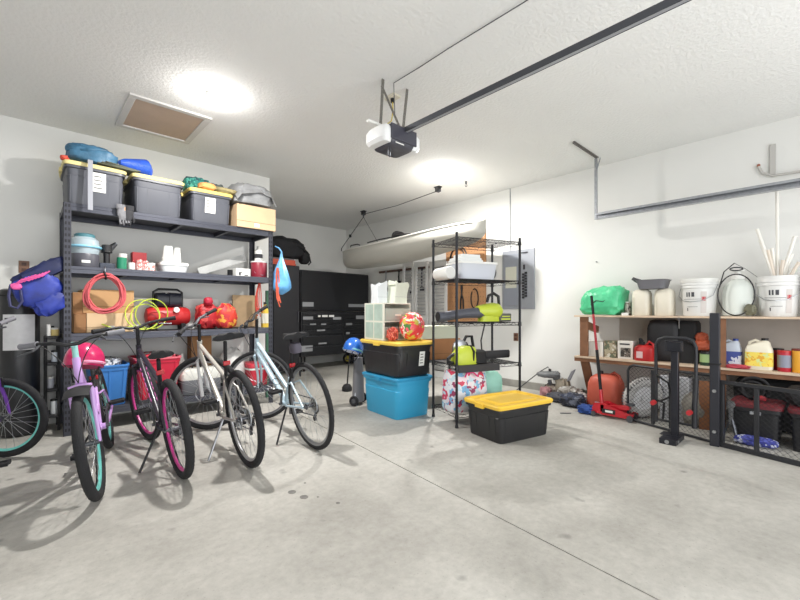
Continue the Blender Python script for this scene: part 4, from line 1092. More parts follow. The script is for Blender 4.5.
# ================================================================ kayak hung from the ceiling
KX, KY0, KY1 = 4.45, 3.12, 6.30
t = T('kayak', 'long pale grey kayak hanging from the ceiling over the wire shelving', 'kayak', (KX, (KY0+KY1)/2, 0))
L = (KY1-KY0)/2
def kay(y):  # sheer z, keel z, half width at station y (-1 near .. 1 far)
    q = abs(y)
    w = .37*(1-q**3.2)**.55
    rock = .05*q**2.2
    zk = 2.00+rock+(.06*max(0, q-.86)/.14)
    zs = 2.31+.05*q**2
    return zs-.12-.045*y, zk-.10-.06*y+.07*max(0, -y), max(w, .012)
N = 34; M_ = 36; vs = []
for i in range(N+1):
    y = -1+2*i/N; zs, zk, w = kay(y*.999)
    zk += .045*y*-1*-1*0
    for k in range(M_):
        th = 2*PI*k/M_; c, s_ = math.cos(th), math.sin(th)
        x = w*math.copysign(abs(c)**.62, c)
        if s_ < 0: z = zs-(zs-zk)*abs(s_)**.75
        else: z = zs+(.035+.02*(1-abs(y)))*abs(s_)**.9
        vs.append((x, y*L, z))
fs = [(i*M_+k, i*M_+(k+1) % M_, (i+1)*M_+(k+1) % M_, (i+1)*M_+k) for i in range(N) for k in range(M_)]
fs += [tuple(range(M_-1, -1, -1)), tuple(N*M_+k for k in range(M_))]
kb = MB().add(vs, fs)
m_kay = mat('kayak_grey', (192, 190, 182), .38, var=.03, scale=3)
O('hull', kb, m_kay, t, sharp=55)
rl = MB()
for s in (-1, 1):
    rl.tube([(s*(kay(-1+2*i/30)[2]+.004), (-1+2*i/30)*L, kay(-1+2*i/30)[0]) for i in range(1, 30)], .009, 6)
O('gunwale', rl, mat('kayak_rim_lit', (222, 220, 214), .4), t)  # paler than the hull: lamplight on the top edge put into the colour
O('cockpit_rim', MB().ring((0, -.15, 2.265), (0, 0, 1), .27, .022, 40, 8, 1.0), m_blackm, t)
O('seat', MB().loft([(2.25, .15, .17, 4), (2.28, .15, .17, 4)], 20).tf((0, .12, 2.32), (.4, 0, 0)).blob((0, 0, 0), (.14, .025, .09), amp=.05), m_black, t)
O('grab_handle', MB().tube([(-.02, -L+.16, 2.25), (-.02, -L+.14, 2.32), (.03, -L+.11, 2.32), (.03, -L+.10, 2.25)], .008, 8), m_black, t, label='black carry handle')
O('deck_cord', MB().tube([(-.26, -.75, 2.25), (-.1, -.6, 2.28), (.1, -.75, 2.28), (.26, -.6, 2.25)], .006, 6).tube([(-.26, -.55, 2.25), (0, -.7, 2.29), (.26, -.5, 2.25)], .006, 6).tube([(-.30, .55, 2.24), (-.33, .2, 2.245), (-.33, -.1, 2.24)], .010, 6), m_black, t)
O('side_handle', MB().tube([(-.355, .95, 2.21), (-.385, .9, 2.225), (-.385, .72, 2.225), (-.36, .68, 2.21)], .010, 8), m_black, t)
def P3(y): return (KX, y)
m_pul = mat('pulley_black', (40, 40, 42), .5)
def hoist(lab, x, y, lift_y, w):
    t = T('kayak_hoist', lab, 'hoist', (x, y, HC))
    O('pulley_bracket', MB().box(-.035, .035, -.05, .05, -.012, 0).box(-.03, -.022, -.03, .03, -.07, -.012).box(.022, .03, -.03, .03, -.07, -.012), m_pul, t)
    O('pulley_wheel', MB().cyl((-.018, 0, -.05), (.018, 0, -.05), .032, n=20), m_dsteel, t)
    if lift_y is not None:
        st = MB(); top = Vector((0, 0, -.07))
        st.tube([top, Vector((0, 0, -.12))], .012, 8)
        O('strap', MB().bar((0, 0, -.11), (-w, lift_y, 2.24-HC), .018, .006).bar((0, 0, -.11), (w, -lift_y*.6, 2.24-HC), .018, .006).bar((-w, lift_y, 2.24-HC), (-w, lift_y, 2.19-HC), .018, .006), m_pul, t)
        O('strap_buckle', MB().cbox(Vector((0, 0, -.11)).lerp(Vector((-w, lift_y, 2.24-HC)), .6), (.035, .03, .05)), m_black, t)
        O('hook', st, m_dsteel, t)
    return t
hoist('black kayak pulley hoist over the far end of the kayak', 4.42, 5.72, .34, .24)
hoist('grey kayak pulley hoist on the ceiling near the second lamp', 4.35, 3.87, None, 0)
O('hoist_rope', MB().tube([(0, 0, 0), (-.035, -.9, -.03), (-.07, -1.80, 0)], .006, 6), m_dsteel, loc=(4.42, 5.69, HC-.06), label='taut rope strung between the two kayak hoists under the ceiling', cat='rope')
e = MB().tube([(0, 0, 0), (0, 0, -.035)], .014, 8).ring((0, 0, -.055), (0, 1, 0), .02, .004, 16, 6)
O('ceiling_hook', e, m_dsteel, loc=(4.45, 3.44, HC), label='small screw hook in the ceiling above the near end of the kayak', cat='hook')

# ================================================================ pegboard and shutters against the right wall behind the wire shelving
m_peg = mat('pegboard_brown', (196, 146, 104), .75, var=.08, scale=8)
def wall_thing(u0, u1, v0, v1, X=XR):
    ya, yb = yx(u0, X), yx(u1, X); ym = (ya+yb)/2
    return ym, ya-yb, zv(v1, X, ym), zv(v0, X, ym)
ym, w, z0, z1 = wall_thing(446, 485, 232, 322, XR-.035)
t = T('pegboard', 'brown pegboard on the right wall behind the wire shelving', 'pegboard', (XR-.035, ym, z0))
pg = MB().box(0, .015, -w/2, w/2, 0, z1-z0).mat(1)
for i in range(14):
    for k in range(20): 
        y = -w/2+.03+i*(w-.06)/13; z = .04+k*(z1-z0-.08)/19; pg.box(-.001, .0, y-.004, y+.004, z-.004, z+.004)
O('board', pg, [m_peg, m_ink], t)
O('batten', MB().box(.015, .034, -w/2, -w/2+.04, 0, z1-z0).box(.015, .034, w/2-.04, w/2, 0, z1-z0), m_card2, t)
def hang(name, label, cat, u, v0, v1, build, m, X=XR-.04):
    y = yx(u, X); za, zb2 = zv(v1, X, y), zv(v0, X, y)
    mb = MB(); build(mb, zb2-za); return O(name, mb, m, loc=(X, y, za), label=label, cat=cat)
hang('pliers', 'dark pliers hanging on the pegboard, leftmost of the tools', 'pliers', 462, 285, 315, lambda m, h: m.tube([(-.01, .03, 0), (-.01, .02, h*.5), (-.01, 0, h*.7), (-.01, -.01, h)], .012, 8).tube([(-.01, -.04, 0), (-.01, -.03, h*.5), (-.01, 0, h*.7), (-.01, .01, h)], .012, 8), m_black)
hang('cord_loop', 'black looped cord hanging on the pegboard beside the pliers', 'cord', 474, 287, 310, lambda m, h: m.tube([(-.014, .07*math.cos(a)-.02, h*.5+h*.42*math.sin(a)) for a in [1.2+k*.42 for k in range(15)]], .009, 8), m_black)
hang('hand_saw', 'dark saw hung flat near the foot of the pegboard', 'saw', 471, 306, 313, lambda m, h: m.bar((-.012, .12, -.05), (-.012, -.10, .04), .006, .05).bar((-.012, -.10, .04), (-.012, -.16, .08), .02, .08), m_dsteel)
hang('coil_of_cable', 'black coil of cable hung high on the pegboard near the kayak', 'cable', 459, 246, 268, lambda m, h: m.ring((-.012, 0, h/2), (1, 0, 0), h*.45, .010, 30, 6).ring((-.025, .02, h/2), (1, 0, 0), h*.40, .008, 30, 6), m_black)
hang('coil_of_rope', 'grey black coil hung at the pegboard edge right of the clear bin', 'rope', 489, 262, 284, lambda m, h: m.ring((-.012, 0, h/2), (1, 0, 0), h*.36, .014, 30, 6).ring((-.035, .01, h/2-.02), (1, 0, 0), h*.36, .014, 30, 6), m_dsteel, XR-.004)
# pale shutters / bifold doors leaning
for i, (u0, u1, lab) in enumerate(((403, 414, 'pale grey louvred panel leaning on the right wall, leftmost'), (415, 428, 'pale louvred panel leaning on the right wall, middle one'), (430, 447, 'pale louvred panel leaning on the right wall next to the pegboard'))):
    X = 5.0
    ym, w, z0, z1 = wall_thing(u0, u1, 262, 330, X)
    t = T('shutter_panel', lab, 'shutter', (X, ym, .0), group='pale louvred panels')
    z1 = zv(262, X, ym)
    O('panel_frame', MB().box(-.015, .015, -w/2, -w/2+.05, 0, z1).box(-.015, .015, w/2-.05, w/2, 0, z1).box(-.015, .015, -w/2+.05, w/2-.05, 0, .1).box(-.015, .015, -w/2+.05, w/2-.05, z1-.08, z1).box(-.015, .015, -w/2+.05, w/2-.05, z1*.5-.04, z1*.5+.04), mat('shutter_white', (214, 214, 212), .6, var=.05), t, bevel=.003)
    lv = MB()
    for k in range(30):
        z = .13+k*(z1-.3)/29
        if abs(z-z1*.5) > .06: lv.tf((0, 0, z), (0, .5, 0)).box(-.012, .012, -w/2+.05, w/2-.05, -.003, .003)
    O('slats', lv, mat('slat_grey', (186, 186, 188), .6), t)
# tools hanging on the wall rail above the shutters
ym, w, z0, z1 = wall_thing(380, 452, 266, 270, XR)
t = T('tool_rail', 'dark tool rail on the right wall under the kayak', 'rail', (XR, ym, z0))
O('rail_bar', MB().box(-.03, 0, -w/2, w/2, 0, .04), mat('rail_brown', (96, 74, 66), .6), t)
rnd = random.Random(12)
for i, (u, h, c, lab) in enumerate(((386, .30, m_steel, 'steel trowel hanging leftmost on the dark tool rail'), (399, .22, m_black, 'black hand tool hanging second on the dark tool rail'), (405, .30, m_dsteel, 'grey wrench hanging third on the dark tool rail'), (412, .42, m_black, 'long black tool hanging on the dark tool rail, next to the pale panels'), (422, .36, m_dsteel, 'dark grey tool hanging rightmost on the dark tool rail'))):
    y = yx(u, XR-.05)
    O('hand_tool', MB().tube([(0, 0, 0), (0, .01, -h*.5), (0, 0, -h)], [.012, .016, .01], 8).cbox((0, 0, -h), (.02, .09, .07)).ring((0, 0, .0), (1, 0, 0), .025, .006, 14, 6), c, loc=(XR-.05, y, z0), label=lab, cat='tool')

# ================================================================ wire shelving
ang = math.radians(-19)
A = Vector((2.95, 2.39, 0)); LR, DR = .748, .455
t = T('wire_shelving', 'black wire shelving unit with bare top shelf in the middle of the garage', 'shelving', A, ang)
HR = 1.83
m_wire = mat('wire_black', (42, 42, 46), .4, .5)
for x, y in ((0, 0), (LR, 0), (0, DR), (LR, DR)):
    p = O('post', MB().cyl((x, y, .02), (x, y, HR), .0125, n=14), m_wire, t)
    O('levelling_foot', MB().cyl((x, y, 0), (x, y, .03), .018, .014, 12), m_black, p)
    O('post_cap', MB().cyl((x, y, HR), (x, y, HR+.012), .0145, .011, 12), m_black, p)
RZ = [.12, .575, .985, 1.405, 1.80]
for z in RZ:
    fr = MB()
    for q in (0, -.028):
        fr.tube([(0, 0, z+q), (LR, 0, z+q), (LR, DR, z+q), (0, DR, z+q)], .0032, 6, closed=True)
    for (p, q, n) in (((0, 0), (LR, 0), 18), ((0, DR), (LR, DR), 18), ((0, 0), (0, DR), 10), ((LR, 0), (LR, DR), 10)):
        pts = [(p[0]+(q[0]-p[0])*k/n, p[1]+(q[1]-p[1])*k/n, z-(.028 if k % 2 else 0)) for k in range(n+1)]; fr.tube(pts, .002, 4, cap=False)
    for k in range(1, 4): fr.tube([(LR*k/4, 0, z-.006), (LR*k/4, DR, z-.006)], .003, 5, cap=False)
    S_ = O('wire_shelf', fr, m_wire, t)
    wr = MB()
    for k in range(1, 18): y = DR*k/18; wr.tube([(0, y, z), (LR, y, z)], .0017, 4, cap=False)
    O('wires', wr, m_wire, S_, kind=None)
    for x, y in ((0, 0), (LR, 0), (0, DR), (LR, DR)): fr2 = O('collar', MB().cyl((x, y, z-.035), (x, y, z+.005), .019, .016, 12), m_black, S_)
O('shelf_liner', MB().box(.015, LR*.62, .0, DR-.0, .579, .583).box(.015, LR*.66, -.006, -.003, .515, .583), mat('liner_black', (44, 44, 48), .6), t, label='solid black shelf liner')
def RK(x, y, z): 
    c, s_ = math.cos(ang), math.sin(ang); return Vector((A.x+x*c-y*s_, A.y+x*s_+y*c, z))
# clear bin with white lid on second shelf
t = T('clear_bin', 'clear plastic bin of blue cloth with a white lid on the wire shelving', 'storage bin', RK(.33, .24, 1.4095), ang)
O('bin_body', MB().loft([(0, .20, .13, 8), (.16, .225, .15, 8)], 32), mat('bin_clear', (226, 230, 238), .3, alpha=.7), t)
O('lid', MB().loft([(.16, .235, .16, 8), (.178, .235, .16, 8), (.182, .22, .145, 8)], 32), m_white, t)
O('blue_contents', MB().blob((.03, 0, .07), (.14, .10, .06), 3, .1, p=5), mat('contents_blue', (96, 122, 168), .7, var=.2), t)
O('folded_sheet', MB().tf((0, 0, .0)).box(-.17, .12, -.10, .10, 0, .02).box(-.16, .11, -.09, .09, .021, .04).box(-.12, .10, -.08, .08, .041, .075), mat('sheet_white', (226, 228, 226), .8), loc=RK(.28, .24, 1.595), rz=ang, label='white folded papers lying on the lid of the clear bin', cat='papers', bevel=.004)
O('towel_roll', MB().tf((0, 0, .062), (PI/2, 0, 0)).loft([(-.13, .055, .055), (-.12, .062, .062), (.12, .062, .062), (.13, .055, .055)], 26).cyl((0, 0, .13), (0, 0, .131), .02), m_white, loc=RK(.0, .24, 1.4095), rz=ang, label='white paper towel roll left of the clear bin on the wire shelving', cat='paper towel')
# leaf blower on third shelf
z = .990
t = T('leaf_blower', 'lime green leaf blower with long black tube lying on the wire shelving', 'leaf blower', RK(.46, .13, z), ang)
m_ryo = mat('lime_green', (188, 202, 62), .4)
O('blower_tube', MB().tf((0, 0, 0)).tube([(-.60, -.02, .055), (-.54, -.02, .055), (-.3, .01, .085), (-.08, 0, .095)], [.050, .047, .046, .055], 20), mat('tube_grey', (74, 76, 86), .45), t)
O('nozzle_mouth', MB().cyl((-.603, -.02, .055), (-.59, -.02, .055), .043, n=20), m_blackm, t)
O('motor_housing', MB().tf((.02, 0, .11), (0, PI/2, 0)).loft([(-.16, .05, .05), (-.08, .07, .07), (.02, .085, .082), (.09, .075, .075), (.13, .04, .04)], 28).tf((.0, 0, .03)).loft([(-.025, .12, .05, 4), (.03, .10, .06, 4)], 20), m_ryo, t)
O('handle', MB().tube([(-.02, 0, .20), (.0, 0, .265), (.06, 0, .29), (.12, 0, .26), (.13, 0, .17)], .016, 10), m_black, t)
O('battery', MB().box(.10, .25, -.05, .05, .003, .085), mat('battery_grey', (84, 84, 76), .5), t, bevel=.01)
O('battery_band', MB().box(.12, .235, -.052, -.05, .02, .035).box(.13, .23, -.052, -.05, .05, .06), m_ryo, t)
# chainsaw on fourth shelf
z = .5835
t = T('chainsaw', 'lime green and black chainsaw with black bar cover on the wire shelving', 'chainsaw', RK(.15, .10, z), ang+.05)
t.scale = (.95, .95, .88)
O('saw_body', MB().loft([(0, .13, .075, 4), (.03, .14, .08, 4), (.12, .13, .075, 4), (.18, .10, .06, 3, .02), (.20, .05, .04, 2, .02)], 26), m_ryo, t)
O('rear_handle', MB().tube([(-.07, 0, .12), (-.14, 0, .11), (-.20, 0, .07), (-.20, 0, .03), (-.12, 0, .018), (-.06, 0, .03)], .018, 10), m_black, t)
O('front_handle', MB().tube([(.06, -.07, .04), (.06, -.085, .14), (.05, -.04, .20), (.05, .04, .20), (.06, .075, .10)], .011, 8), m_black, t)
O('sprocket_cover', MB().loft([(.01, .09, .083, 4, .16), (.13, .085, .08, 4, .16), (.15, .06, .05, 4, .16)], 24), m_blackm, t)
O('bar_cover', MB().tf((.40, 0, .085), (0, 0, 0)).loft([(-.045, .19, .014, 6), (-.03, .20, .018, 6), (.03, .20, .018, 6), (.045, .19, .014, 6)], 24), m_black, t)
O('chain_bar', MB().box(.15, .30, -.004, .004, .06, .11), m_steel, t)
t = T('circular_saw', 'small black and silver power tool behind the chainsaw on the wire shelving', 'power tool', RK(.26, .33, z), ang)
O('tool_body', MB().loft([(0, .10, .05, 4), (.02, .10, .05, 4), (.12, .09, .055, 4), (.19, .06, .05, 3), (.20, .03, .03)], 22), m_black, t)
O('silver_guard', MB().tf((-.06, -.06, .14), (PI/2, 0, 0)).lathe([(.085, 0), (.085, .02), (.06, .03)], n=24), m_steel, t)
O('handle', MB().tube([(.02, 0, .18), (.06, 0, .25), (.13, 0, .25), (.15, 0, .14)], .016, 8), m_black, t)
O('long_handle', MB().tube([(0, 0, 0), (-.02, 0, .2), (.03, 0, .38)], .008, 8), m_black, loc=RK(.55, .36, z), rz=ang, label='thin black rod standing on the wire shelving near the rear right post', cat='rod')
# floral bags on bottom shelf
bz = .1235
t = T('shopping_bag', 'white shopping bag with red and blue splashes on the lowest wire shelf', 'bag', RK(.20, .17, bz), ang)
sh = MB().loft([(0, .20, .12, 4), (.03, .22, .14, 4), (.18, .215, .14, 4), (.30, .21, .12, 4), (.39, .20, .10, 4), (.395, .19, .09, 4)], 36)
sh.v = [(x*(1+.05*noise.noise(Vector((x*9, y*9, z_*9)))), y*(1+.1*noise.noise(Vector((x*9+4, y*9, z_*9)))), z_) for x, y, z_ in sh.v]
O('bag_body', sh, splotch('bag_splash', (226, 226, 230), [(206, 60, 90), (120, 176, 214), (232, 214, 222), (150, 60, 96), (190, 216, 226)], 15, .5), t)
O('bag_handle', MB().tube([(-.08, -.13, .34), (-.07, -.145, .38), (0, -.145, .385), (.06, -.14, .34)], .008, 8), m_pink, t)
t = T('mint_bag', 'pale mint green bag behind the splashed shopping bag', 'bag', RK(.60, .30, bz), ang)
O('bag_body', MB().blob((0, 0, .17), (.12, .10, .17), 71, .1, 2.5, flat=.05, p=3.4), mat('mint', (160, 214, 196), .6, var=.06), t)
# low things under the bottom shelf at its side
O('black_hose', MB().ring((0, 0, .0), (0, 0, 1), .11, .014, 30, 8, .8).ring((0, 0, .02), (0, 0, 1), .10, .014, 30, 8, .8), m_blackm, loc=RK(.60, .09, bz+.014), rz=ang, label='black coiled hose on the lowest wire shelf near the yellow lidded tote', cat='hose')

# ================================================================ totes in front
m_tblue = mat('tote_sky', (52, 158, 200), .38)
rt = math.radians(-5.9)
B0 = Vector((2.72, 2.96, 0))
def BL(x, y, z, o=B0, r=rt): return Vector((o.x+x*math.cos(r)-y*math.sin(r), o.y+x*math.sin(r)+y*math.cos(r), z))
# blue tote (its narrow side faces the right)
tb = tote('storage_tote', 'sky blue plastic tote on the floor under the black and yellow one', BL(.20, .29, 0), rt, .49, .67, .425, m_tblue, mat('lid_blue', (46, 144, 188), .4), ribs=False)
O('moulded_logo', MB().tf((-.212, -.17, .19), (0, -.12, 0)).tube([(-.002, -.04, .03), (-.004, 0, .05), (-.004, .04, .02), (-.002, .0, -.03), (-.002, -.04, .03)], .003, 6).tube([(-.004, -.02, .0), (-.004, .03, .045)], .003, 6), m_paper, tb, label='pale moulded emblem')
O('lip_band', MB().loft([(.27, .212, .302, 12), (.285, .222, .312, 12), (.30, .218, .308, 12)], 40, cap=False), m_tblue, tb)
tk2 = tote('storage_tote', 'black tote with yellow lid stacked on the sky blue tote', BL(.20, .30, .43), rt, .50, .72, .36, m_toteb, m_lidy, lab=(.05, .12, .10, .25))
zt2 = .43+.357
# clear drawers on it
m_draw = mat('drawer_white', (226, 226, 212), .5); m_dcl = mat('drawer_clear', (206, 212, 200), .25, alpha=.55)
dt = T('drawer_unit', 'white framed clear drawer unit standing on the yellow lid', 'drawer unit', BL(.17, .42, zt2), rt)
fw, fd, fh = .18, .19, .40
O('unit_frame', MB().box(-fw, -fw+.014, -fd, fd, 0, fh).box(fw-.014, fw, -fd, fd, 0, fh).box(-fw+.014, fw-.014, -fd, fd, fh-.014, fh).box(-fw+.014, fw-.014, -fd, fd, 0, .012).box(-fw+.014, fw-.014, -fd, fd, fh/2-.006, fh/2+.006).box(-fw+.014, fw-.014, fd-.01, fd, .012, fh-.014), m_draw, dt, bevel=.002)
for k, (c, nm) in enumerate((((196, 170, 96), 'yellow_craft_things'), ((150, 190, 160), 'green_craft_things'))):
    z0 = .014+k*.196
    dd = O('drawer', MB().box(-fw+.018, fw-.018, -fd-.004, -fd+.004, z0, z0+.13).box(-fw+.018, -fw+.022, -fd+.004, fd-.02, z0, z0+.12).box(fw-.022, fw-.018, -fd+.004, fd-.02, z0, z0+.12), m_dcl, dt)
    O('drawer_pull', MB().box(-.04, .04, -fd-.014, -fd-.004, z0+.05, z0+.07), m_draw, dt)
sidep = MB()
for yy0, yy1 in ((-.165, -.01), (.01, .165)):
    for zz0, zz1 in ((.02, .19), (.21, .385)): sidep.box(-fw-.0015, -fw-.0003, yy0, yy1, zz0, zz1)
O('side_window', sidep, mat('drawer_side', (176, 196, 184), .3, var=.12, scale=12), dt)
O('craft_supplies', MB().blob((0, 0, .05), (.12, .12, .045), 8, .3), splotch('craft', (210, 180, 90), [(150, 190, 120), (230, 226, 210)], 30), loc=BL(.17, .42, zt2+.013), rz=rt, label='yellow and green craft things inside the lower clear drawer', cat='craft supplies')
# gift ball
O('gift_ball', MB().blob((0, 0, .15), (.14, .12, .15), 81, .06, 3, p=2.2, flat=.04), splotch('ball_print', (222, 66, 72), [(232, 90, 110), (222, 50, 60), (240, 226, 220), (76, 128, 66), (222, 66, 50), (206, 188, 80)], 17, .35), loc=BL(.25, .08, zt2), label='round red, pink and green patterned bag in front of the clear drawers', cat='gift bag')
O('red_flowers', MB().blob((0, 0, .07), (.06, .05, .07), 82, .3, 4, flat=.05), splotch('flowers', (190, 70, 56), [(226, 130, 110), (120, 50, 40)], 26), loc=BL(.06, .17, zt2), label='rust red bundle between the clear drawers and the patterned ball', cat='bundle')
# pale green box and paper bags
def paper_bag(label, loc, rz, w, d, h, m, tilt=0, jag=.03):
    t = T('paper_bag', label, 'paper bag', loc, rz)
    b = MB(); a, c = w/2, d/2
    b.loft([(0, a, c, 14), (h*.5, a*.98, c*.9, 14), (h, a*1.08, c*1.0, 14)], 40, cap=False)
    b.v = [(x+tilt*z_, y, z_+(jag*math.sin(x*40)+jag*.5*math.sin(y*50) if z_ > h*.9 else 0)) for x, y, z_ in b.v]
    b.box(-a*.98, a*.98, -c*.98, c*.98, 0, .004)
    b.loft([(h*.9, a*1.0+.0, c*.93, 10), (h*.93, a*.9, c*.8, 10)], 20)
    O('bag_body', b, m, t, sharp=25)
    O('fold_line', MB().box(-a*.99, a*.99, -c*1.0-.0015, -c*1.0+.002, h*.30, h*.31), m_plate, t)
    return t
mpb = mat('bag_paper_white', (228, 232, 234), .7, var=.04); mpc = mat('bag_paper_cream', (220, 224, 208), .7, var=.05)
paper_bag('blue white paper bag standing at the left on the clear drawers', BL(.06, .42, zt2+.4005), rt, .13, .14, .21, mpb)
paper_bag('cream crumpled paper bag leaning on the clear drawers', BL(.24, .34, zt2+.4005), rt+.1, .19, .14, .22, mpc, .15)
O('white_pouch', MB().blob((0, 0, .055), (.055, .05, .055), 83, .15, 3, flat=.05), mat('pouch', (236, 236, 238), .6), loc=BL(.13, .54, zt2+.4005), label='small white pouch behind the paper bags on the clear drawers', cat='pouch')
O('document_box', MB().box(-.07, .07, -.06, .06, 0, .13), mat('doc_box', (206, 214, 212), .5, var=.05), loc=BL(.27, .50, zt2+.4005), rz=rt, label='pale grey storage box at the back on top of the clear drawers', cat='box', bevel=.004)
O('white_plush', MB().blob((0, 0, .10), (.06, .06, .10), 84, .2, 3, flat=.05).blob((.04, 0, .19), (.05, .045, .04), 85, .15), mat('plush', (232, 224, 216), .9), loc=BL(.40, .19, zt2), label='white cloth bundle behind the round patterned bag', cat='cloth')

# box stack behind the wire shelving
bx, by = 3.66, 3.30
st_ = T('storage_cart', 'low grey cart holding cardboard boxes behind the wire shelving', 'cart', (bx, by, 0), ang)
O('platform', MB().box(-.35, .35, -.22, .22, .50, .53), m_dsteel, st_, bevel=.004)
for x in (-.31, .31):
    for y in (-.18, .18): O('leg', MB().cyl((x, y, 0), (x, y, .50), .014, n=12), m_dsteel, st_)
carton('cardboard_box', 'brown cardboard box behind the left posts of the wire shelving', (bx-.02, by, .5305), ang, .52, .36, .24, mat('carton_brown', (176, 124, 84), .85, var=.05))
carton('clear_box', 'pale clear box resting on the brown box behind the wire shelving', (bx-.03, by, .772), ang, .50, .34, .15, mat('pale_box', (216, 220, 200), .5, alpha=.85), tape=False)

# yellow-lidded tote on the floor
r3 = math.radians(-12.5)
C0 = Vector((2.87, 1.85, 0))
ty_ = tote('storage_tote', 'black tote with bright yellow lid alone on the floor by wire shelving', BL(.262, .185, 0, C0, r3), r3, .665, .46, .325, m_toteb, mat('lid_bright', (240, 196, 66), .4, var=.03))

# blue helmet on stroller/golf cart thing left of blue tote
t = T('trolley', 'small grey folded trolley standing left of the sky blue tote', 'trolley', (2.86, 3.80, 0), .5)
O('trolley_frame', MB().tube([(-.10, 0, .06), (-.02, 0, .35), (.0, 0, .62)], .012, 8).tube([(.10, 0, .06), (.02, 0, .35), (.0, 0, .62)], .012, 8).tube([(-.10, 0, .06), (.10, 0, .06)], .010, 8), m_steel, t)
for s in (-1, 1): 
    w_ = O('wheel', MB().ring((s*.12, 0, .06), (1, 0, 0), .045, .015, 26, 8), m_rubber, t); O('wheel_hub', MB().cyl((s*.12-.012, 0, .06), (s*.12+.012, 0, .06), .028), m_dsteel, w_)
O('frame_bag', MB().loft([(.04, .09, .07), (.3, .085, .06), (.55, .06, .05)], 18), mat('dull_grey', (112, 112, 116), .8), t)
helmet('shiny blue helmet perched left of the black and yellow tote', (2.74, 3.74, .66), .6, mat('helmet_blue', (40, 104, 196), .25, coat=.5), mat('helmet_teal', (120, 190, 200), .4), rot=(.15, .3, .6), s=1.05)
t = T('hand_truck_wheel', 'black wheel with yellow hub in front of the tool chest', 'wheel', floor_at(348, 364))
O('wheel_tyre', MB().tf((0, 0, .115), (0, 0, .5)).ring((0, 0, 0), (1, 0, 0), .085, .03, 32, 10), m_rubber, t)
O('hub', MB().tf((0, 0, .115), (0, 0, .5)).cyl((-.02, 0, 0), (.02, 0, 0), .06).ring((0, 0, 0), (1, 0, 0), .045, .022, 26, 8), mat('hub_yellow', (196, 180, 70), .5), t)

p = floor_at(347, 391)
t = T('edging_tool', 'thin black pole on a round black foot left of the grey trolley', 'tool', (p.x, p.y, 0))
O('tool_pole', MB().tube([(0, 0, .05), (.02, -.01, .35), (.05, -.02, .60)], .010, 8), m_black, t)
O('tool_foot', MB().lathe([(.05, 0), (.07, .01), (.07, .05), (.045, .09), (.02, .10)], n=24), m_blackm, t)
# ================================================================ wooden shelves along the right wall
SXF = 4.74                       # front edge of the boards
y_l = yx(574, SXF); y_r = -.75   # left end, right end (beyond the picture)
ZU, ZL = 1.05, .57
m_ply = mat('shelf_board', (206, 184, 160), .7, var=.08, scale=7)
m_wood = mat('shelf_wood', (132, 92, 66), .7, var=.15, scale=9)
t = T('wooden_shelving', 'long two level wooden shelving built along the right wall', 'shelving', (XR, y_l, 0))
D = XR-SXF; Lr = y_l-y_r
O('shelf_board', MB().box(-D, 0, -Lr, 0, ZL-.02, ZL), m_ply, t, bevel=.002)
O('shelf_board', MB().box(-D, 0, -Lr, -.0, ZU-.02, ZU), m_ply, t, bevel=.002)
O('back_panel', MB().box(-.012, -.002, -Lr, -.35, ZL+.001, ZU-.021), mat('panel_taupe', (176, 168, 160), .8, var=.04), t)
def post(y, z0=0, z1=ZU-.021, x=-D+.03, m=m_wood): return O('post', MB().box(x, x+.035, y-.045, y+.045, z0, z1), m, t, bevel=.002)
O('brace', MB().bar((-D+.05, -.10, ZL-.03), (-.14, -.10, .0), .09, .04, (1, 0, 0)), m_wood, t); post(-.10, ZL+.001, ZU-.021)
O('corbel', MB().bar((-D+.05, -.10, ZU-.10), (-.03, -.10, ZL+.30), .04, .08), m_wood, t)
yp = yx(719, SXF)-y_l; post(yp, 0, ZL-.021); post(yp, ZL+.001, ZU-.021)
yp2 = yp-.95; post(yp2, 0, ZL-.021); post(yp2, ZL+.001, ZU-.021)
O('ledger', MB().box(-D+.01, -D+.03, -Lr, 0, ZL-.06, ZL-.021).box(-.03, -.001, -Lr, 0, ZL-.08, ZL-.021), m_wood, t)
XI = 4.93
def ry(u, X=XI): return yx(u, X)
# ---- upper shelf
t = T('green_bag', 'crumpled bright green plastic bag at the left end of the upper shelf', 'bag', (XI, ry(604), ZU))
gb = MB().blob((0, 0, .165), (.17, .22, .165), 91, .15, 2.2, flat=.05, p=4.2, ridge=.12, nu=40, nv=22)
gb.v = [(x, y-.10*(z_-.1), z_*(1-.9*max(0, y-.02))) for x, y, z_ in gb.v]
O('bag_body', gb, mat('bag_green', (84, 198, 144), .35, var=.12, scale=10, bump=.5, bscale=14), t)
O('bag_tie', MB().tube([(-.172, .08, .12), (-.18, .02, .17), (-.178, -.05, .155), (-.17, -.12, .20)], .006, 6), mat('tie_green', (24, 60, 48), .6), t)
can('small_jar', 'small white jar lid beside the green bag', 'jar', (4.80, ry(625, 4.80), ZU), .035, .03, m_white)
can('spray_can', 'small striped can half hidden between the green bag and the jug', 'can', (4.92, ry(628, 4.92), ZU), .032, .15, splotch('can_pr', (214, 206, 200), [(150, 130, 120), (90, 90, 90)], 24), m_white)
for i, (u, lab) in enumerate(((642, 'tall cream plastic jug under the left half of the oil pan'), (665, 'tall cream plastic jug under the right half of the oil pan'))):
    t = T('cream_jug', lab, 'jug', (4.90, ry(u, 4.90), ZU), 0)
    O('jug_body', MB().loft([(0, .085, .080, 4), (.01, .09, .085, 4), (.235, .09, .085, 4), (.262, .08, .075, 4), (.277, .06, .06, 3), (.284, .05, .05, 3)], 30), mat('jug_cream', (222, 216, 200), .45, var=.04), t)
    O('side_seam', MB().box(-.093, -.09, .06, .066, .02, .2), mat('jug_cream', (222, 216, 200), .45), t)
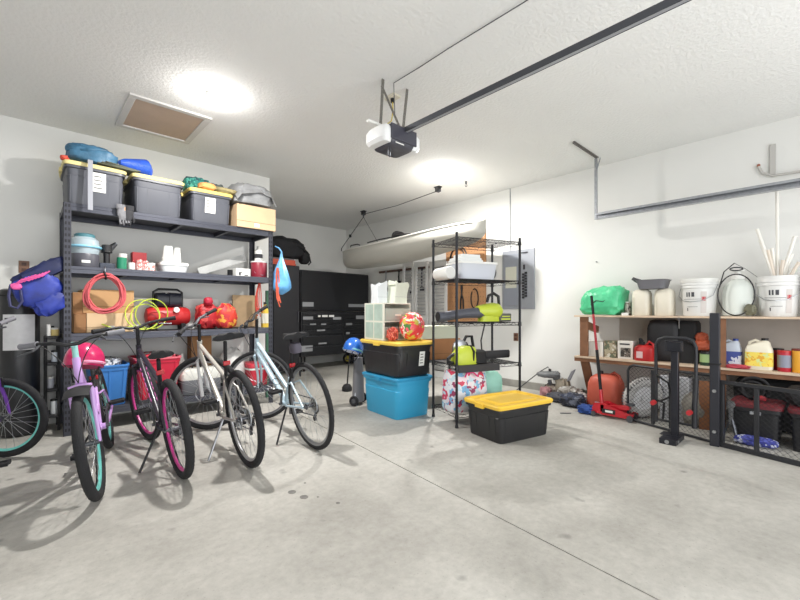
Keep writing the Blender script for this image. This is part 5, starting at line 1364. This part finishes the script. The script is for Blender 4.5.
t = T('oil_drain_pan', 'dark grey oil drain pan laid across the two cream jugs', 'pan', (4.90, (ry(642, 4.9)+ry(665, 4.9))/2, ZU+.285))
O('pan_body', MB().loft([(0, .12, .115, 6), (.08, .14, .135, 6), (.095, .15, .148, 6), (.095, .14, .135, 6), (.02, .11, .105, 6)], 30), mat('pan_grey', (112, 112, 118), .5), t)
O('pan_spout', MB().tube([(0, .12, .08), (0, .17, .105), (0, .20, .125)], [.028, .022, .018], 12), mat('pan_dark', (70, 70, 74), .5), t)
m_buck = mat('bucket_white', (224, 224, 222), .38)
m_mark = mat('print_grey', (70, 70, 76), .7)
def bucket(lab, loc, rz=0, lid=True, marks=True, rot=0):
    t = T('bucket', lab, 'bucket', loc, rz)
    r0, r1, h = .132, .15, .36
    R = lambda z: r0+(r1-r0)*z/h
    O('bucket_body', MB().lathe([(r0-.005, 0), (r0, .01), (R(.27), .27), (R(.27)+.008, .275), (R(.285)+.008, .285), (R(.30), .30), (R(.31)+.007, .305), (R(.32)+.007, .315), (r1, .325), (r1, h)] if lid else
      [(r0-.005, 0), (r0, .01), (R(.27), .27), (R(.27)+.008, .275), (R(.285)+.008, .285), (R(.30), .30), (R(.31)+.007, .305), (R(.32)+.007, .315), (r1, .325), (r1+.004, h), (r1-.006, h), (r0-.008, .03), (.01, .02)], n=44), m_buck, t)
    if lid: O('lid', MB().lathe([(r1+.006, h-.03), (r1+.009, h-.01), (r1+.009, h+.006), (r1-.01, h+.010), (r1-.02, h+.002), (.01, h+.002)], n=44), m_white, t)
    O('bail_handle', MB().tube([(0, r1+.012, .31), (-.07, r1-.0, .20), (-.125, r1*.55, .15), (-.158, 0, .14), (-.125, -r1*.55, .15), (-.07, -r1, .20), (0, -r1-.012, .31)], .003, 6), m_steel, t)
    if marks:
        lm = MB()
        def patch(a0, a1, z0, z1, mi):
            lm.mat(mi)
            n = 6; vs = []
            for k in range(n+1):
                a = PI+a0+(a1-a0)*k/n
                for z in (z0, z1): vs.append(((R(z)+.0015)*math.cos(a), (R(z)+.0015)*math.sin(a), z))
            lm.add(vs, [(2*k, 2*k+2, 2*k+3, 2*k+1) for k in range(n)])
        patch(-.62, .75, .165, .168, 0); patch(-.3, .35, .09, .093, 0)
        for a in (-.30, -.14, .04, .12): patch(a-.045, a+.045, .19, .235, 0)
        patch(-.32, -.26, .05, .08, 0)
        patch(.52, .86, .03, .24, 1); patch(.58, .80, .15, .19, 2)
        O('printed_label', lm, [m_mark, mat('lab_beige', (206, 200, 196), .7), mat('lab_red', (186, 60, 66), .6)], t)
    return t
bucket('white lidded bucket with black print between the oil pan and the sprayer', (4.92, ry(699, 4.92), ZU), -.25)
b3 = bucket('white open bucket holding white plastic pipes near the right edge', (4.92, ry(779, 4.92), ZU), -.05, lid=False)
b4 = bucket('plain white bucket cut off by the right edge of the picture', (4.92, ry(778, 4.92)-.303, ZU), 0, marks=False)
b3.location.y = ry(778, 4.92)
b3.scale = b4.scale = (.93, .93, 1)
# sprayer
t = T('pump_sprayer', 'translucent white pump sprayer with a looped black hose between two buckets', 'sprayer', (4.92, ry(738, 4.92), ZU))
O('sprayer_tank', MB().lathe([(.10, 0), (.115, .01), (.115, .22), (.108, .27), (.085, .31), (.055, .335), (.04, .35)], n=36), mat('tank_milky', (222, 227, 221), .7), t)
O('sprayer_cap', MB().lathe([(.05, .35), (.05, .385), (.03, .39), (.02, .40), (.018, .42), (.05, .425), (.05, .435), (.0, .44)], n=24), m_white, t)
hs = [(-.135*math.cos(0)*0-.13, .125*math.cos(a)*1.05, .20+.19*math.sin(a)) for a in [2*PI*k/36 for k in range(36)]]
O('sprayer_hose', MB().tube(hs, .0055, 8, closed=True), m_black, t)
O('wand', MB().tube([(-.13, .12, .28), (-.10, .09, .42), (-.05, .02, .50)], .005, 6).tube([(-.05, .02, .50), (-.02, -.06, .44), (-.02, -.14, .36)], .002, 5), m_black, t)
O('trigger_loop', MB().ring((-.10, .0, .44), (.25, 0, 1), .045, .006, 24, 6), m_black, t)
O('valve_cluster', MB().blob((-.12, -.10, .06), (.025, .04, .05), 4, .4, 6), mat('olive_grey', (110, 108, 88), .6), t)
# PVC pipes in bucket
cy = ry(778, 4.92); rnd = random.Random(9)
m_pvc = mat('pvc_white', (234, 231, 224), .4); m_pvt = mat('pvc_tan', (222, 210, 196), .5)
tips = [(757, 229, 0), (777, 191, 0), (760, 240, 0), (795, 236, 0), (792, 254, 0), (768, 250, 1), (772, 248, 0), (783, 260, 1), (799, 262, 1), (790, 268, 0)]
names = ['leftmost white pipe in the open bucket', 'tallest white pipe rising from the open bucket', 'white pipe second from the left in the open bucket', 'white pipe slanting right across the open bucket', 'short white pipe slanting right in the open bucket', 'tan pipe in the middle of the open bucket', 'thin white pipe just left of the tallest pipe', 'short tan pipe behind the slanting white pipes', 'tan pipe leaning out at the right edge of the picture', 'shortest white pipe at the right of the open bucket']
for i, ((u, v, c), lab) in enumerate(zip(tips, names)):
    bx_ = 4.92+rnd.uniform(-.05, .05); X = 4.90+rnd.uniform(-.03, .06)
    y = yx(u, X); z = zv(v, X, y)
    ang0 = (y-cy)
    base = Vector((bx_, cy-max(-.06, min(.06, ang0*.5)), ZU+.035)); tip = Vector((X, y, z))
    pm = MB().cyl((0, 0, 0), tip-base, .013 if i != 1 else .012, n=12)
    O('plastic_pipe', pm, m_pvt if c else m_pvc, loc=base, label=lab, cat='pipe', group='pipes standing in the open bucket')

# ---- lower shelf
def boxy(name, lab, cat, u0, u1, X, h, m, d=.12, z=ZL, extra=None):
    ya, yb = yx(u0, X), yx(u1, X)
    t = T(name, lab, cat, (X+d/2, (ya+yb)/2, z))
    w = (ya-yb)/2
    O('carton', MB().box(-d/2, d/2, -w, w, 0, h), m, t, bevel=.004)
    if extra: extra(t, w, d, h)
    return t
def pic(t, w, d, h):
    O('printed_picture', MB().box(-d/2-.002, -d/2-.0005, -w*.7, w*.6, h*.12, h*.62), splotch('pic_pr', (120, 112, 104), [(70, 66, 62), (190, 186, 180), (40, 40, 40)], 24), t)
    O('printed_line', MB().box(-d/2-.002, -d/2-.0005, -w*.6, w*.7, h*.78, h*.86), m_ink, t)
boxy('white_carton', 'plain white carton at the left end of the lower shelf', 'box', 585, 603, 4.84, .175, mat('carton_w', (224, 220, 212), .6))
boxy('tin_canister', 'patterned tan and green carton right of the plain white carton', 'box', 604, 616, 4.84, .19, splotch('tin_pr', (170, 160, 136), [(120, 100, 76), (206, 202, 190), (96, 104, 84)], 18))
boxy('white_carton', 'white carton with a dark picture beside the red gas can', 'box', 617.5, 633, 4.82, .20, mat('carton_w', (224, 220, 212), .6), extra=pic)
t = T('gas_can', 'small red gas can with a black spout on the lower shelf', 'gas can', (4.84, ry(645, 4.84), ZL))
O('can_body', MB().loft([(0, .075, .085, 4), (.01, .08, .092, 4), (.135, .08, .092, 4), (.155, .065, .075, 3), (.167, .05, .055, 3)], 30), m_red, t)
O('spout', MB().cyl((0, .03, .16), (0, .03, .20), .028).cyl((0, .03, .20), (0, .05, .235), .022, .015), m_blackm, t)
O('handle', MB().tube([(0, -.01, .165), (0, -.04, .205), (0, -.075, .18), (0, -.08, .13)], .012, 8), m_red, t)
O('printed_label', MB().box(-.083, -.0805, .0, .06, .03, .10), mat('lab_pink', (226, 190, 190), .6), t)
# big black bags
O('black_bag', MB().blob((0, 0, .215), (.14, .15, .215), 101, .06, 3, flat=.03, p=6, ridge=.05), mat('dark_nylon', (34, 34, 38), .6, var=.25), loc=(5.0, ry(668, 5.0)+.02, ZL), label='lumpy black bag behind the bike rack on the lower shelf', cat='bag')
O('black_case', MB().loft([(0, .10, .085, 6), (.40, .11, .083, 6), (.43, .09, .07, 5)], 24), m_blackm, loc=(4.98, ry(690, 5.0), ZL), label='tall black case behind the green can on the lower shelf', cat='case')
can('weed_can', 'green and black can with cream label on the lower shelf', 'can', (4.84, ry(706, 4.84), ZL), .048, .13, mat('can_dkgreen', (30, 60, 40), .5), m_black, band=(.25, .85, mat('lab_sage', (150, 176, 120), .6)))
t = T('orange_blower', 'orange and black power tool on top of the green can', 'power tool', (4.86, ry(703, 4.84), ZL+.136))
O('tool_body', MB().blob((0, 0, .055), (.05, .075, .05), 5, .25, 4).blob((.03, .02, .13), (.04, .05, .05), 6, .3), mat('tool_orange', (170, 78, 48), .5, var=.2), t)
O('nozzle', MB().cyl((0, .05, .07), (-.02, .12, .09), .022, .016), m_black, t)
t = jug('washer_fluid_jug', 'blue and white jug behind the tall black beam', (4.88, ry(731, 4.88), ZL), PI/2, .16, .10, .27, mat('jug_bluewhite', (196, 204, 216), .4), mat('cap_blue', (44, 66, 140), .4), label_m=splotch('lab_blue', (70, 84, 150), [(210, 216, 226), (90, 70, 110)], 14))
can('spray_can', 'slim purple can left of the tall black beam', 'can', (4.80, ry(709.5, 4.80)-.04, ZL), .022, .16, mat('can_mauve', (166, 150, 190), .4), m_white)
jug('detergent_jug', 'large white and yellow jug with yellow label on the lower shelf', (4.86, ry(759, 4.86), ZL), PI/2, .19, .13, .285, mat('jug_white2', (232, 226, 206), .4), m_black, label_m=splotch('lab_yellow', (238, 214, 96), [(238, 214, 96), (214, 222, 150), (226, 170, 60)], 22))
O('black_funnel', MB().cyl((0, 0, .0), (-.02, .06, .10), .014, .010), m_black, loc=(5.0, ry(755, 5.0), ZL+.235), label='black nozzle sticking up behind the large yellow jug', cat='nozzle') if False else None
t = can('red_can', 'red and grey banded can right of the large yellow jug', 'can', (4.86, ry(786, 4.86)+.01, ZL), .045, .18, mat('can_red2', (176, 34, 52), .4), m_red, band=(.2, .8, mat('lab_steel', (136, 140, 156), .5)))
can('maroon_bottle', 'dark red bottle close beside the large yellow jug', 'bottle', (4.94, ry(778.5, 4.94), ZL), .036, .19, mat('maroon2', (140, 26, 44), .4), m_black)
can('orange_bottle', 'orange yellow bottle at the right edge of the lower shelf', 'bottle', (4.86, ry(799, 4.86), ZL), .045, .20, mat('bottle_orange', (222, 160, 50), .4), mat('cap_redbrown', (120, 50, 40), .5))
O('red_toolbox', MB().loft([(0, .07, .11, 6), (.06, .07, .11, 6), (.075, .05, .09, 5)], 24), mat('toolbox_red', (150, 70, 60), .5, var=.3, scale=20), loc=(5.06, ry(792, 5.06), ZL+.0), label='reddish brown box at the back behind the red banded can', cat='box') if False else None
O('red_cloth', MB().blob((0, 0, .018), (.06, .09, .018), 7, .3, 4), mat('cloth_red', (190, 70, 84), .7, var=.2), loc=(4.80, ry(738, 4.80), ZL), label='small red cloth at the shelf edge in front of the blue jug', cat='cloth')

# ---- things on the floor below
t = T('gas_can', 'large faded orange red fuel jug on the floor under the lower shelf', 'gas can', (4.84, ry(606, 4.84), 0), 0)
O('can_body', MB().loft([(0, .14, .17, 5), (.02, .15, .18, 5), (.28, .15, .165, 5), (.34, .13, .145, 4), (.37, .10, .11, 3), (.38, .07, .08, 3)], 34), mat('faded_orange', (204, 98, 78), .5, var=.06), t)
O('handle', MB().tube([(0, -.04, .37), (0, -.09, .405), (0, -.14, .37), (0, -.16, .28)], .016, 8), mat('faded_orange2', (186, 84, 66), .5), t)
O('cap', MB().cyl((0, .06, .37), (0, .06, .41), .03), m_black, t)
O('moulded_rib', MB().box(-.152, -.149, -.004, .004, .04, .28), mat('faded_orange2', (186, 84, 66), .5), t)
# floor jack
JX, JY = 4.42, yx(613, 4.42)
t = T('floor_jack', 'red hydraulic floor jack with a long upright handle', 'floor jack', (JX, JY, 0), 0)
t.scale = (1, .8, 1)
m_jr = mat('jack_red', (188, 30, 44), .35, coat=.3)
fm = MB()
for s in (-1, 1): 
    fm.add([(s*.075-.006*0, y, z) for y, z in ((-.26, .03), (-.26, .07), (-.1, .10), (.08, .15), (.2, .14), (.24, .05), (.1, .03))]+[(s*.075+.008, y, z) for y, z in ((-.26, .03), (-.26, .07), (-.1, .10), (.08, .15), (.2, .14), (.24, .05), (.1, .03))],
       [tuple(range(6, -1, -1)), tuple(range(7, 14))]+[(i, (i+1) % 7, (i+1) % 7+7, i+7) for i in range(7)])
fm.box(-.075, .075, .08, .12, .06, .13).box(-.075, .075, -.22, -.19, .035, .06)
O('jack_frame', fm, m_jr, t, sharp=20)
O('logo_panel', MB().box(-.0775, -.0755, -.06, .10, .05, .095), m_black, t)
O('printed_logo', MB().box(-.0795, -.0778, -.03, .06, .062, .084), m_paper, t)
O('lift_arm', MB().bar((0, .05, .10), (0, -.20, .13), .07, .04), m_jr, t)
O('saddle_plate', MB().lathe([(.035, .15), (.045, .155), (.045, .17), (.03, .172)], (0, -.21, 0), 20), m_dsteel, t)
O('hydraulic_cylinder', MB().cyl((0, .10, .09), (0, .22, .10), .04), mat('jack_silver', (170, 170, 176), .35, .7), t)
for s in (-1, 1):
    O('wheel', MB().cyl((s*.085-.012, -.23, .035), (s*.085+.012, -.23, .035), .035, n=20), m_dsteel, t)
    O('wheel', MB().cyl((s*.09-.012, .20, .028), (s*.09+.012, .20, .028), .028, n=20), m_dsteel, t)
hy = yx(598, JX); p0 = Vector((JX-.0, yx(602, JX), .13)); 
ptop = Vector((4.62, yx(591.5, 4.62), 0)); ptop.z = zv(296, ptop.x, ptop.y)
pl = p0-Vector((JX, JY, 0)); ptl = ptop-Vector((JX, JY, 0)); pl.y /= .8; ptl.y /= .8
O('handle_socket', MB().cyl(pl, pl.lerp(ptl, .12), .022), m_jr, t)
O('handle_grip_lower', MB().cyl(pl.lerp(ptl, .10), pl.lerp(ptl, .48), .019), m_blackm, t, label='black foam sleeve')
O('handle_tube', MB().cyl(pl.lerp(ptl, .48), pl.lerp(ptl, .82), .015), mat('handle_red', (170, 44, 56), .4), t)
O('handle_grip', MB().cyl(pl.lerp(ptl, .82), ptl, .017), m_blackm, t)

# ---- hitch cargo carrier panels stood on edge in front of the shelving
m_gate = mat('carrier_black', (48, 49, 53), .5, .3, var=.1)
GX = 4.13
def mesh_panel(mb, y0, y1, z0, z1, x, step=.045):
    """expanded metal: two families of slanting strands"""
    h = z1-z0; w = y1-y0; dx = .9
    for fam in (1, -1):
        n = int((w+h/dx)/step)+1
        for k in range(-int(h/dx/step)-1, int(w/step)+int(h/dx/step)+2):
            a = y0+k*step
            pts = []
            # line y = a + fam*(z-z0)/dx clipped to the rectangle
            def yy(z): return a+fam*(z-z0)/dx
            zs = [z0, z1]
            za = z0+(y0-a)*dx*fam; zb_ = z0+(y1-a)*dx*fam
            lo, hi = max(z0, min(za, zb_)), min(z1, max(za, zb_))
            if hi-lo > .01: mb.bar((x, yy(lo), lo), (x, yy(hi), hi), .0019, .0019, (1, 0, 0))
def carrier(lab, pa, pb, zt, name='cargo_carrier', round_=False, mids=(), z0=.0):
    pa, pb = Vector(pa), Vector(pb); w = (pa-pb).length; ya, yb = pa.y, pb.y
    t = T(name, lab, 'cargo carrier', ((pa.x+pb.x)/2, (pa.y+pb.y)/2, z0), -math.atan2(pa.x-pb.x, pa.y-pb.y))
    fr = MB(); a = w/2
    if round_:
        pts = [(0, a, .015), (0, a, zt-.06), (0, a-.02, zt-.02), (0, a-.06, zt), (0, -a, zt), (0, -a, .015)]
        fr.tube(pts, .013, 10, closed=True)
    else:
        fr.box(-.015, .015, -a, a, 0, .035).box(-.015, .015, -a, a, zt-.03, zt).box(-.015, .015, -a, -a+.03, .035, zt-.03).box(-.015, .015, a-.03, a, .035, zt-.03)
    O('panel_frame', fr, m_gate, t, bevel=0 if round_ else .003)
    for m_ in mids: O('upright_bar', MB().box(-.012, .012, m_*a-.014, m_*a+.014, .03, zt-.02), m_gate, t, bevel=.002)
    ms = MB(); mesh_panel(ms, -a+.015, a-.015, .03, zt-.02, .012, .042)
    O('mesh_infill', ms, m_gate, t)
    return t, ya, yb
c1, ca, cb = carrier('black mesh carrier panel with rounded corner standing before the white wheel', (4.43, yx(628, 4.43)), (4.16, yx(712, 4.16)), .56, round_=True, mids=(.32, -.12))
c2, da, db = carrier('black mesh carrier panel in front of the black crates at the right', (4.12, yx(720, 4.12)), (3.95, yx(840, 3.95)), .54, mids=(.30,))
# tall beam
yb_ = yx(715, GX-.02)
t = T('tow_bar', 'tall flat black steel beam standing upright against the wooden shelves', 'tow bar', (GX-.02, yb_, 0))
ztp = zv(313, GX-.02, yb_)
O('beam_bar', MB().box(-.03, .03, -.032, .032, 0, ztp), mat('beam_black', (46, 47, 54), .45, .3, var=.12), t, bevel=.004)
O('bolt', MB().cyl((-.04, .0, .12), (-.03, .0, .12), .014, n=6), m_steel, t); O('bolt', MB().cyl((-.04, .0, .45), (-.03, .0, .45), .014, n=6), m_steel, t)
O('band', MB().box(-.034, .034, -.036, .036, .66, .675), m_blackm, t)
# hitch bike rack: vertical mast with foot and two loops
GX2 = 4.02
ym_ = yx(675, GX2)
t = T('hitch_bike_rack', 'black hitch bike rack with a square mast and two hoops standing on its foot', 'bike rack', (GX2, ym_, 0))
zt_ = zv(348, GX2, ym_)
m_rk = mat('rack_black', (38, 39, 46), .4, .35, var=.1)
O('mast', MB().box(-.026, .026, -.026, .026, .045, zt_), m_rk, t, bevel=.004)
O('foot_plate', MB().box(-.17, .10, -.045, .075, .0, .045).box(-.06, .06, -.05, .10, .045, .05), m_rk, t, bevel=.005)
O('foot_bolt', MB().cyl((-.10, -.05, .022), (-.10, -.02, .022), .012).cyl((-.171, .02, .022), (-.168, .02, .022), .016), m_steel, t)
zh = zv(338, GX2+.06, ym_)
ya2, yb2 = yx(656, GX2+.06)-ym_, yx(696, GX2+.06)-ym_
O('hoop', MB().tube([(.06, ya2, .12), (.06, ya2, zh-.07), (.06, ya2-.02, zh-.02), (.06, ya2-.07, zh), (.06, yb2+.07, zh), (.06, yb2+.02, zh-.02), (.06, yb2, zh-.07), (.06, yb2, zh*.62)], .014, 10), m_gate, t)
O('hoop_arm', MB().tube([(.06, yb2, zh*.62), (.06, yb2+.01, zh*.35), (.06, yb2+.01, .12)], .020, 10), m_gate, t)
O('cross_tube', MB().tube([(.06, ya2, .14), (.06, yb2+.01, .14)], .010, 8), m_gate, t)
O('clamp_head', MB().box(-.045, .045, -.05, .05, zt_-.03, zt_+.05).tube([(-.05, -.06, zt_-.02), (-.05, -.06, zt_+.06), (-.05, .06, zt_+.06), (-.05, .06, zt_-.02)], .007, 6, closed=True), m_rk, t, bevel=.004)
O('strap_webbing', MB().tube([(.03, ya2-.01, zh*.62), (.03, ya2-.10, zh*.55), (.03, ya2-.12, zh*.42), (.03, ya2-.04, zh*.36)], .009, 8).tube([(.03, ya2-.01, .32), (.03, ya2-.07, .30), (.03, ya2-.06, .16)], .009, 8), m_blackm, t)
for (yy, zz_) in ((ya2+.0, .30), (yb2+.03, .26)): O('red_knob', MB().cyl((.0, yy, zz_), (-.045, yy, zz_), .022, .019, 16), mat('knob_red', (176, 40, 46), .4), t, label='red clamp knob')
O('hanging_cord', MB().tube([(0, 0, 0), (0, .0, -.12)], .003, 5), m_steel, loc=(4.737, ry(679, 4.737), ZU-.005), label='thin cord hanging off the upper shelf above the bike rack', cat='cord')
# white tyre / mesh wheel behind carrier
t = T('spare_wheel', 'pale wheel with a ribbed tyre leaning behind the rounded carrier panel', 'wheel', (4.61, yx(643, 4.61), 0), 0)
wl = MB(); wl.tf((0, 0, .215), (0, -.16, .95))
wl.ring((0, 0, 0), (1, 0, 0), .165, .048, 44, 12)
O('tyre', wl, mat('tyre_pale', (176, 174, 172), .7, var=.15, scale=20, bump=.5, bscale=40), t)
w2 = MB(); w2.tf((0, 0, .215), (0, -.16, .95)); w2.cyl((-.02, 0, 0), (.02, 0, 0), .12, n=32).ring((-.01, 0, 0), (1, 0, 0), .12, .014, 36, 8).cyl((-.035, 0, 0), (-.02, 0, 0), .04)
O('wheel_rim', w2, mat('rim_white', (206, 206, 208), .4), t)
tr_ = MB(); tr_.tf((0, 0, .215), (0, -.16, .95))
for k in range(40):
    th = 2*PI*k/40; tr_.bar((-.04, .205*math.cos(th), .205*math.sin(th)), (.04, .205*math.cos(th+.08), .205*math.sin(th+.08)), .008, .012)
O('tread', tr_, mat('tread_dark', (96, 94, 94), .8), t)
# white wire crate
ya, yb = yx(656, 4.62), yx(686, 4.62)
t = T('plastic_crate', 'white perforated crate on end behind the bike rack mast', 'crate', (4.84, (ya+yb)/2, 0))
w = (ya-yb)/2-.01
m_wc = mat('crate_white', (222, 222, 226), .5)
cr = MB(); h_ = .44
n1, n2 = 9, 14
for i in range(n1+1):
    y = -w+2*w*i/n1; cr.box(-.10, -.09, y-.006, y+.006, 0, h_)
for k in range(n2+1):
    z = h_*k/n2; cr.box(-.10, -.09, -w, w, max(0, z-.006), z+.006)
O('crate_face', cr, m_wc, t)
O('crate_side', MB().box(-.09, .10, -w, -w+.01, 0, h_).box(-.09, .10, w-.01, w, 0, h_).box(-.09, .10, -w, w, 0, .01).box(-.09, .10, -w, w, h_-.01, h_).box(.09, .10, -w, w, 0, h_), m_wc, t)
O('brown_board', MB().box(-.01, .01, -.06, .06, 0, .45), mat('board_rust', (128, 82, 50), .7, var=.15), loc=(4.60, yx(707, 4.60), 0), rz=.3, label='rust brown wooden board standing left of the tall black beam', cat='board', bevel=.002)
O('grey_sack', MB().blob((0, 0, .16), (.10, .10, .16), 111, .15, 3, flat=.05), mat('sack_taupe', (120, 116, 108), .8, var=.15), loc=(4.66, yx(695, 4.66), 0), label='taupe sack behind the right hoop of the bike rack', cat='sack')
# crates of the right end
y0_ = yx(726, 4.48)
for i, (yy, lab) in enumerate(((y0_-.20, 'black crate with a red lid edge behind the mesh, left one'), (y0_-.56, 'black crate with a red lid edge behind the mesh, right one'))):
    t = T('storage_crate', lab, 'crate', (4.56, yy, 0))
    O('crate_body', MB().loft([(0, .17, .14, 8), (.26, .19, .155, 8), (.27, .20, .165, 8), (.30, .20, .165, 8)], 32), m_black, t)
    O('crate_lid', MB().loft([(.301, .205, .17, 8), (.325, .205, .17, 8), (.335, .18, .15, 8)], 32), mat('lid_darkred', (104, 34, 42), .5, var=.1), t)
    O('badge', MB().box(-.204, -.2005, -.04, .03, .25, .275), m_plate, t)
t = T('cable_coil', 'black cable coiled on the left black crate behind the mesh', 'cable', (4.56, y0_-.18, .336))
O('coil', MB().ring((0, 0, .10), (1, 0, .2), .095, .014, 32, 8).ring((.02, 0, .10), (1, 0, .1), .08, .012, 32, 8).ring((-.02, .01, .09), (1, .1, .1), .07, .012, 32, 8), m_blackm, t)
O('red_cable_end', MB().blob((-.05, -.04, .03), (.015, .04, .02), 3, .2), mat('dull_red', (150, 40, 48), .5), t)
O('blue_pouch', MB().blob((0, 0, .04), (.05, .14, .04), 113, .15, 3, flat=.1), splotch('pouch_blue', (60, 66, 150), [(90, 96, 180), (200, 204, 226)], 20), loc=(4.34, yx(756, 4.34), 0), label='blue printed pouch at the foot of the black crates', cat='pouch')
t = T('jack_stand', 'dark steel ratchet stand at the floor right of the tall beam', 'stand', (4.36, yx(731, 4.36), 0))
O('stand_leg', MB().bar((-.05, -.05, 0), (0, 0, .20), .012, .02).bar((.05, -.05, 0), (0, 0, .20), .012, .02).bar((0, .06, 0), (0, 0, .20), .012, .02), m_dsteel, t)
O('ratchet_bar', MB().box(-.012, .012, -.015, .015, .14, .32).cyl((-.02, 0, .31), (.02, 0, .31), .03), m_steel, t)

# ---------------------------------------------------------------- jumble on the floor between tote and jack
def heap(name, lab, cat, u, X, sx, sy, sz, c, seed, amp=.3, z=0, spl=None, rz=0):
    p = Vector((X, yx(u, X), 0)); m = splotch(name+str(seed), c, spl, 16) if spl else mat(name+str(seed), c, .8, var=.3, scale=12)
    return O(name, MB().blob((0, 0, sz), (sx, sy, sz), seed, amp, 3.2, flat=.12, ridge=.2), m, loc=(p.x, p.y, z), rz=rz, label=lab, cat=cat)
heap('dark_cloth', 'dark grey cloth bundle nearest the yellow lidded tote in the floor jumble', 'cloth', 557, 4.72, .10, .12, .05, (74, 74, 82), 121)
heap('navy_cloth', 'navy cloth heap in the middle of the floor jumble', 'cloth', 573, 4.62, .12, .13, .07, (52, 58, 76), 122, spl=[(40, 42, 52), (96, 100, 112)])
heap('blue_cloth', 'bright blue cloth next to the red floor jack', 'cloth', 587, 4.40, .08, .09, .045, (40, 72, 140), 123)
heap('grey_cloth', 'pale grey cloth behind the navy heap', 'cloth', 570, 4.90, .12, .13, .08, (150, 146, 140), 124, spl=[(112, 106, 100), (186, 184, 180)])
heap('white_rag', 'crumpled white rag against the wall beside the fuel jug', 'rag', 579, 4.86, .07, .09, .06, (196, 194, 192), 125)
heap('brown_cloth', 'brown grey cloth heap at the wall behind the yellow lidded tote', 'cloth', 553, 5.02, .10, .11, .07, (120, 108, 98), 126, spl=[(90, 82, 76), (150, 140, 130)])
heap('pink_cloth', 'small pinkish cloth under the upturned tool by the wall', 'cloth', 546, 4.90, .06, .07, .06, (170, 124, 128), 127)
p = Vector((5.00, yx(571, 5.0), 0))
O('cardboard_flap', MB().tf((0, 0, .29), (.5, .3, .7)).box(-.09, .09, -.004, .004, -.08, .07), mat('slate_sheet', (96, 96, 104), .6, var=.1), loc=(p.x, p.y, 0), label='dark slate square sheet tilted on top of the floor jumble', cat='sheet')
heap('khaki_bag', 'khaki bag propping up the tilted slate sheet', 'bag', 563, 5.02, .08, .09, .11, (134, 126, 112), 128)
p = Vector((4.98, yx(548, 4.98), 0))
t = T('string_trimmer', 'grey string trimmer head propped up behind the yellow lidded tote', 'trimmer', (p.x, p.y, 0), .3)
O('trimmer_head', MB().blob((0, 0, .27), (.09, .14, .04), 3, .15).blob((0, -.10, .26), (.05, .05, .06), 5, .2), mat('trimmer_grey', (104, 106, 108), .5, var=.2), t)
O('trimmer_stand', MB().bar((0, -.05, 0), (0, -.02, .2), .04, .06).bar((0, -.14, 0), (0, -.12, .24), .05, .03), m_dsteel, t)
O('power_cord', MB().tube([(.02, -.02, .33), (.0, .0, .37), (-.02, .10, .30), (-.03, .30, .12), (-.04, .42, .01)], .006, 6), m_black, t)
O('plug', MB().cyl((.02, -.02, .29), (.02, -.02, .34), .018), m_black, t)
p = floor_at(560, 413.5)
O('twig', MB().tube([(0, 0, .004), (.03, -.04, .006), (.09, -.08, .004)], .005, 6), m_dsteel, loc=(p.x, p.y, 0), label='small dark scrap lying on the floor in front of the jumble', cat='scrap')
# small dark stains on the slab near the bicycles
m_stain = mat('oil_stain', (112, 110, 106), .7, var=.3, scale=40)
for i, (u, v, r) in enumerate(((292, 492, .024), (304, 497, .024), (305, 483, .008), (338, 503, .012), (318, 497, .007))):
    p = floor_at(u, v)
    O('trim_%d' % (i+2), MB().lathe([(r, 0), (r*.98, .0006)], n=24, sx=1.0, sy=1.15), m_stain, loc=(p.x, p.y, 0), kind='structure')

O('black_bag', MB().blob((0, 0, .08), (.14, .20, .08), 131, .15, 3, flat=.05, p=4), m_blackm, loc=(4.58, y0_-.58, .336), label='black bag lying on the right black crate behind the mesh', cat='bag')
O('shade_bundle', MB().blob((0, 0, .25), (.10, .42, .25), 132, .10, 3, flat=.03, p=5, ridge=.1), mat('shade_black', (30, 31, 34), .7, var=.3), loc=(5.05, y0_-.42, 0), label='black bundle added as shade against the wall behind the black crates', cat='tarp')  # dark bundle added to stand for the deep shade under the lower shelf
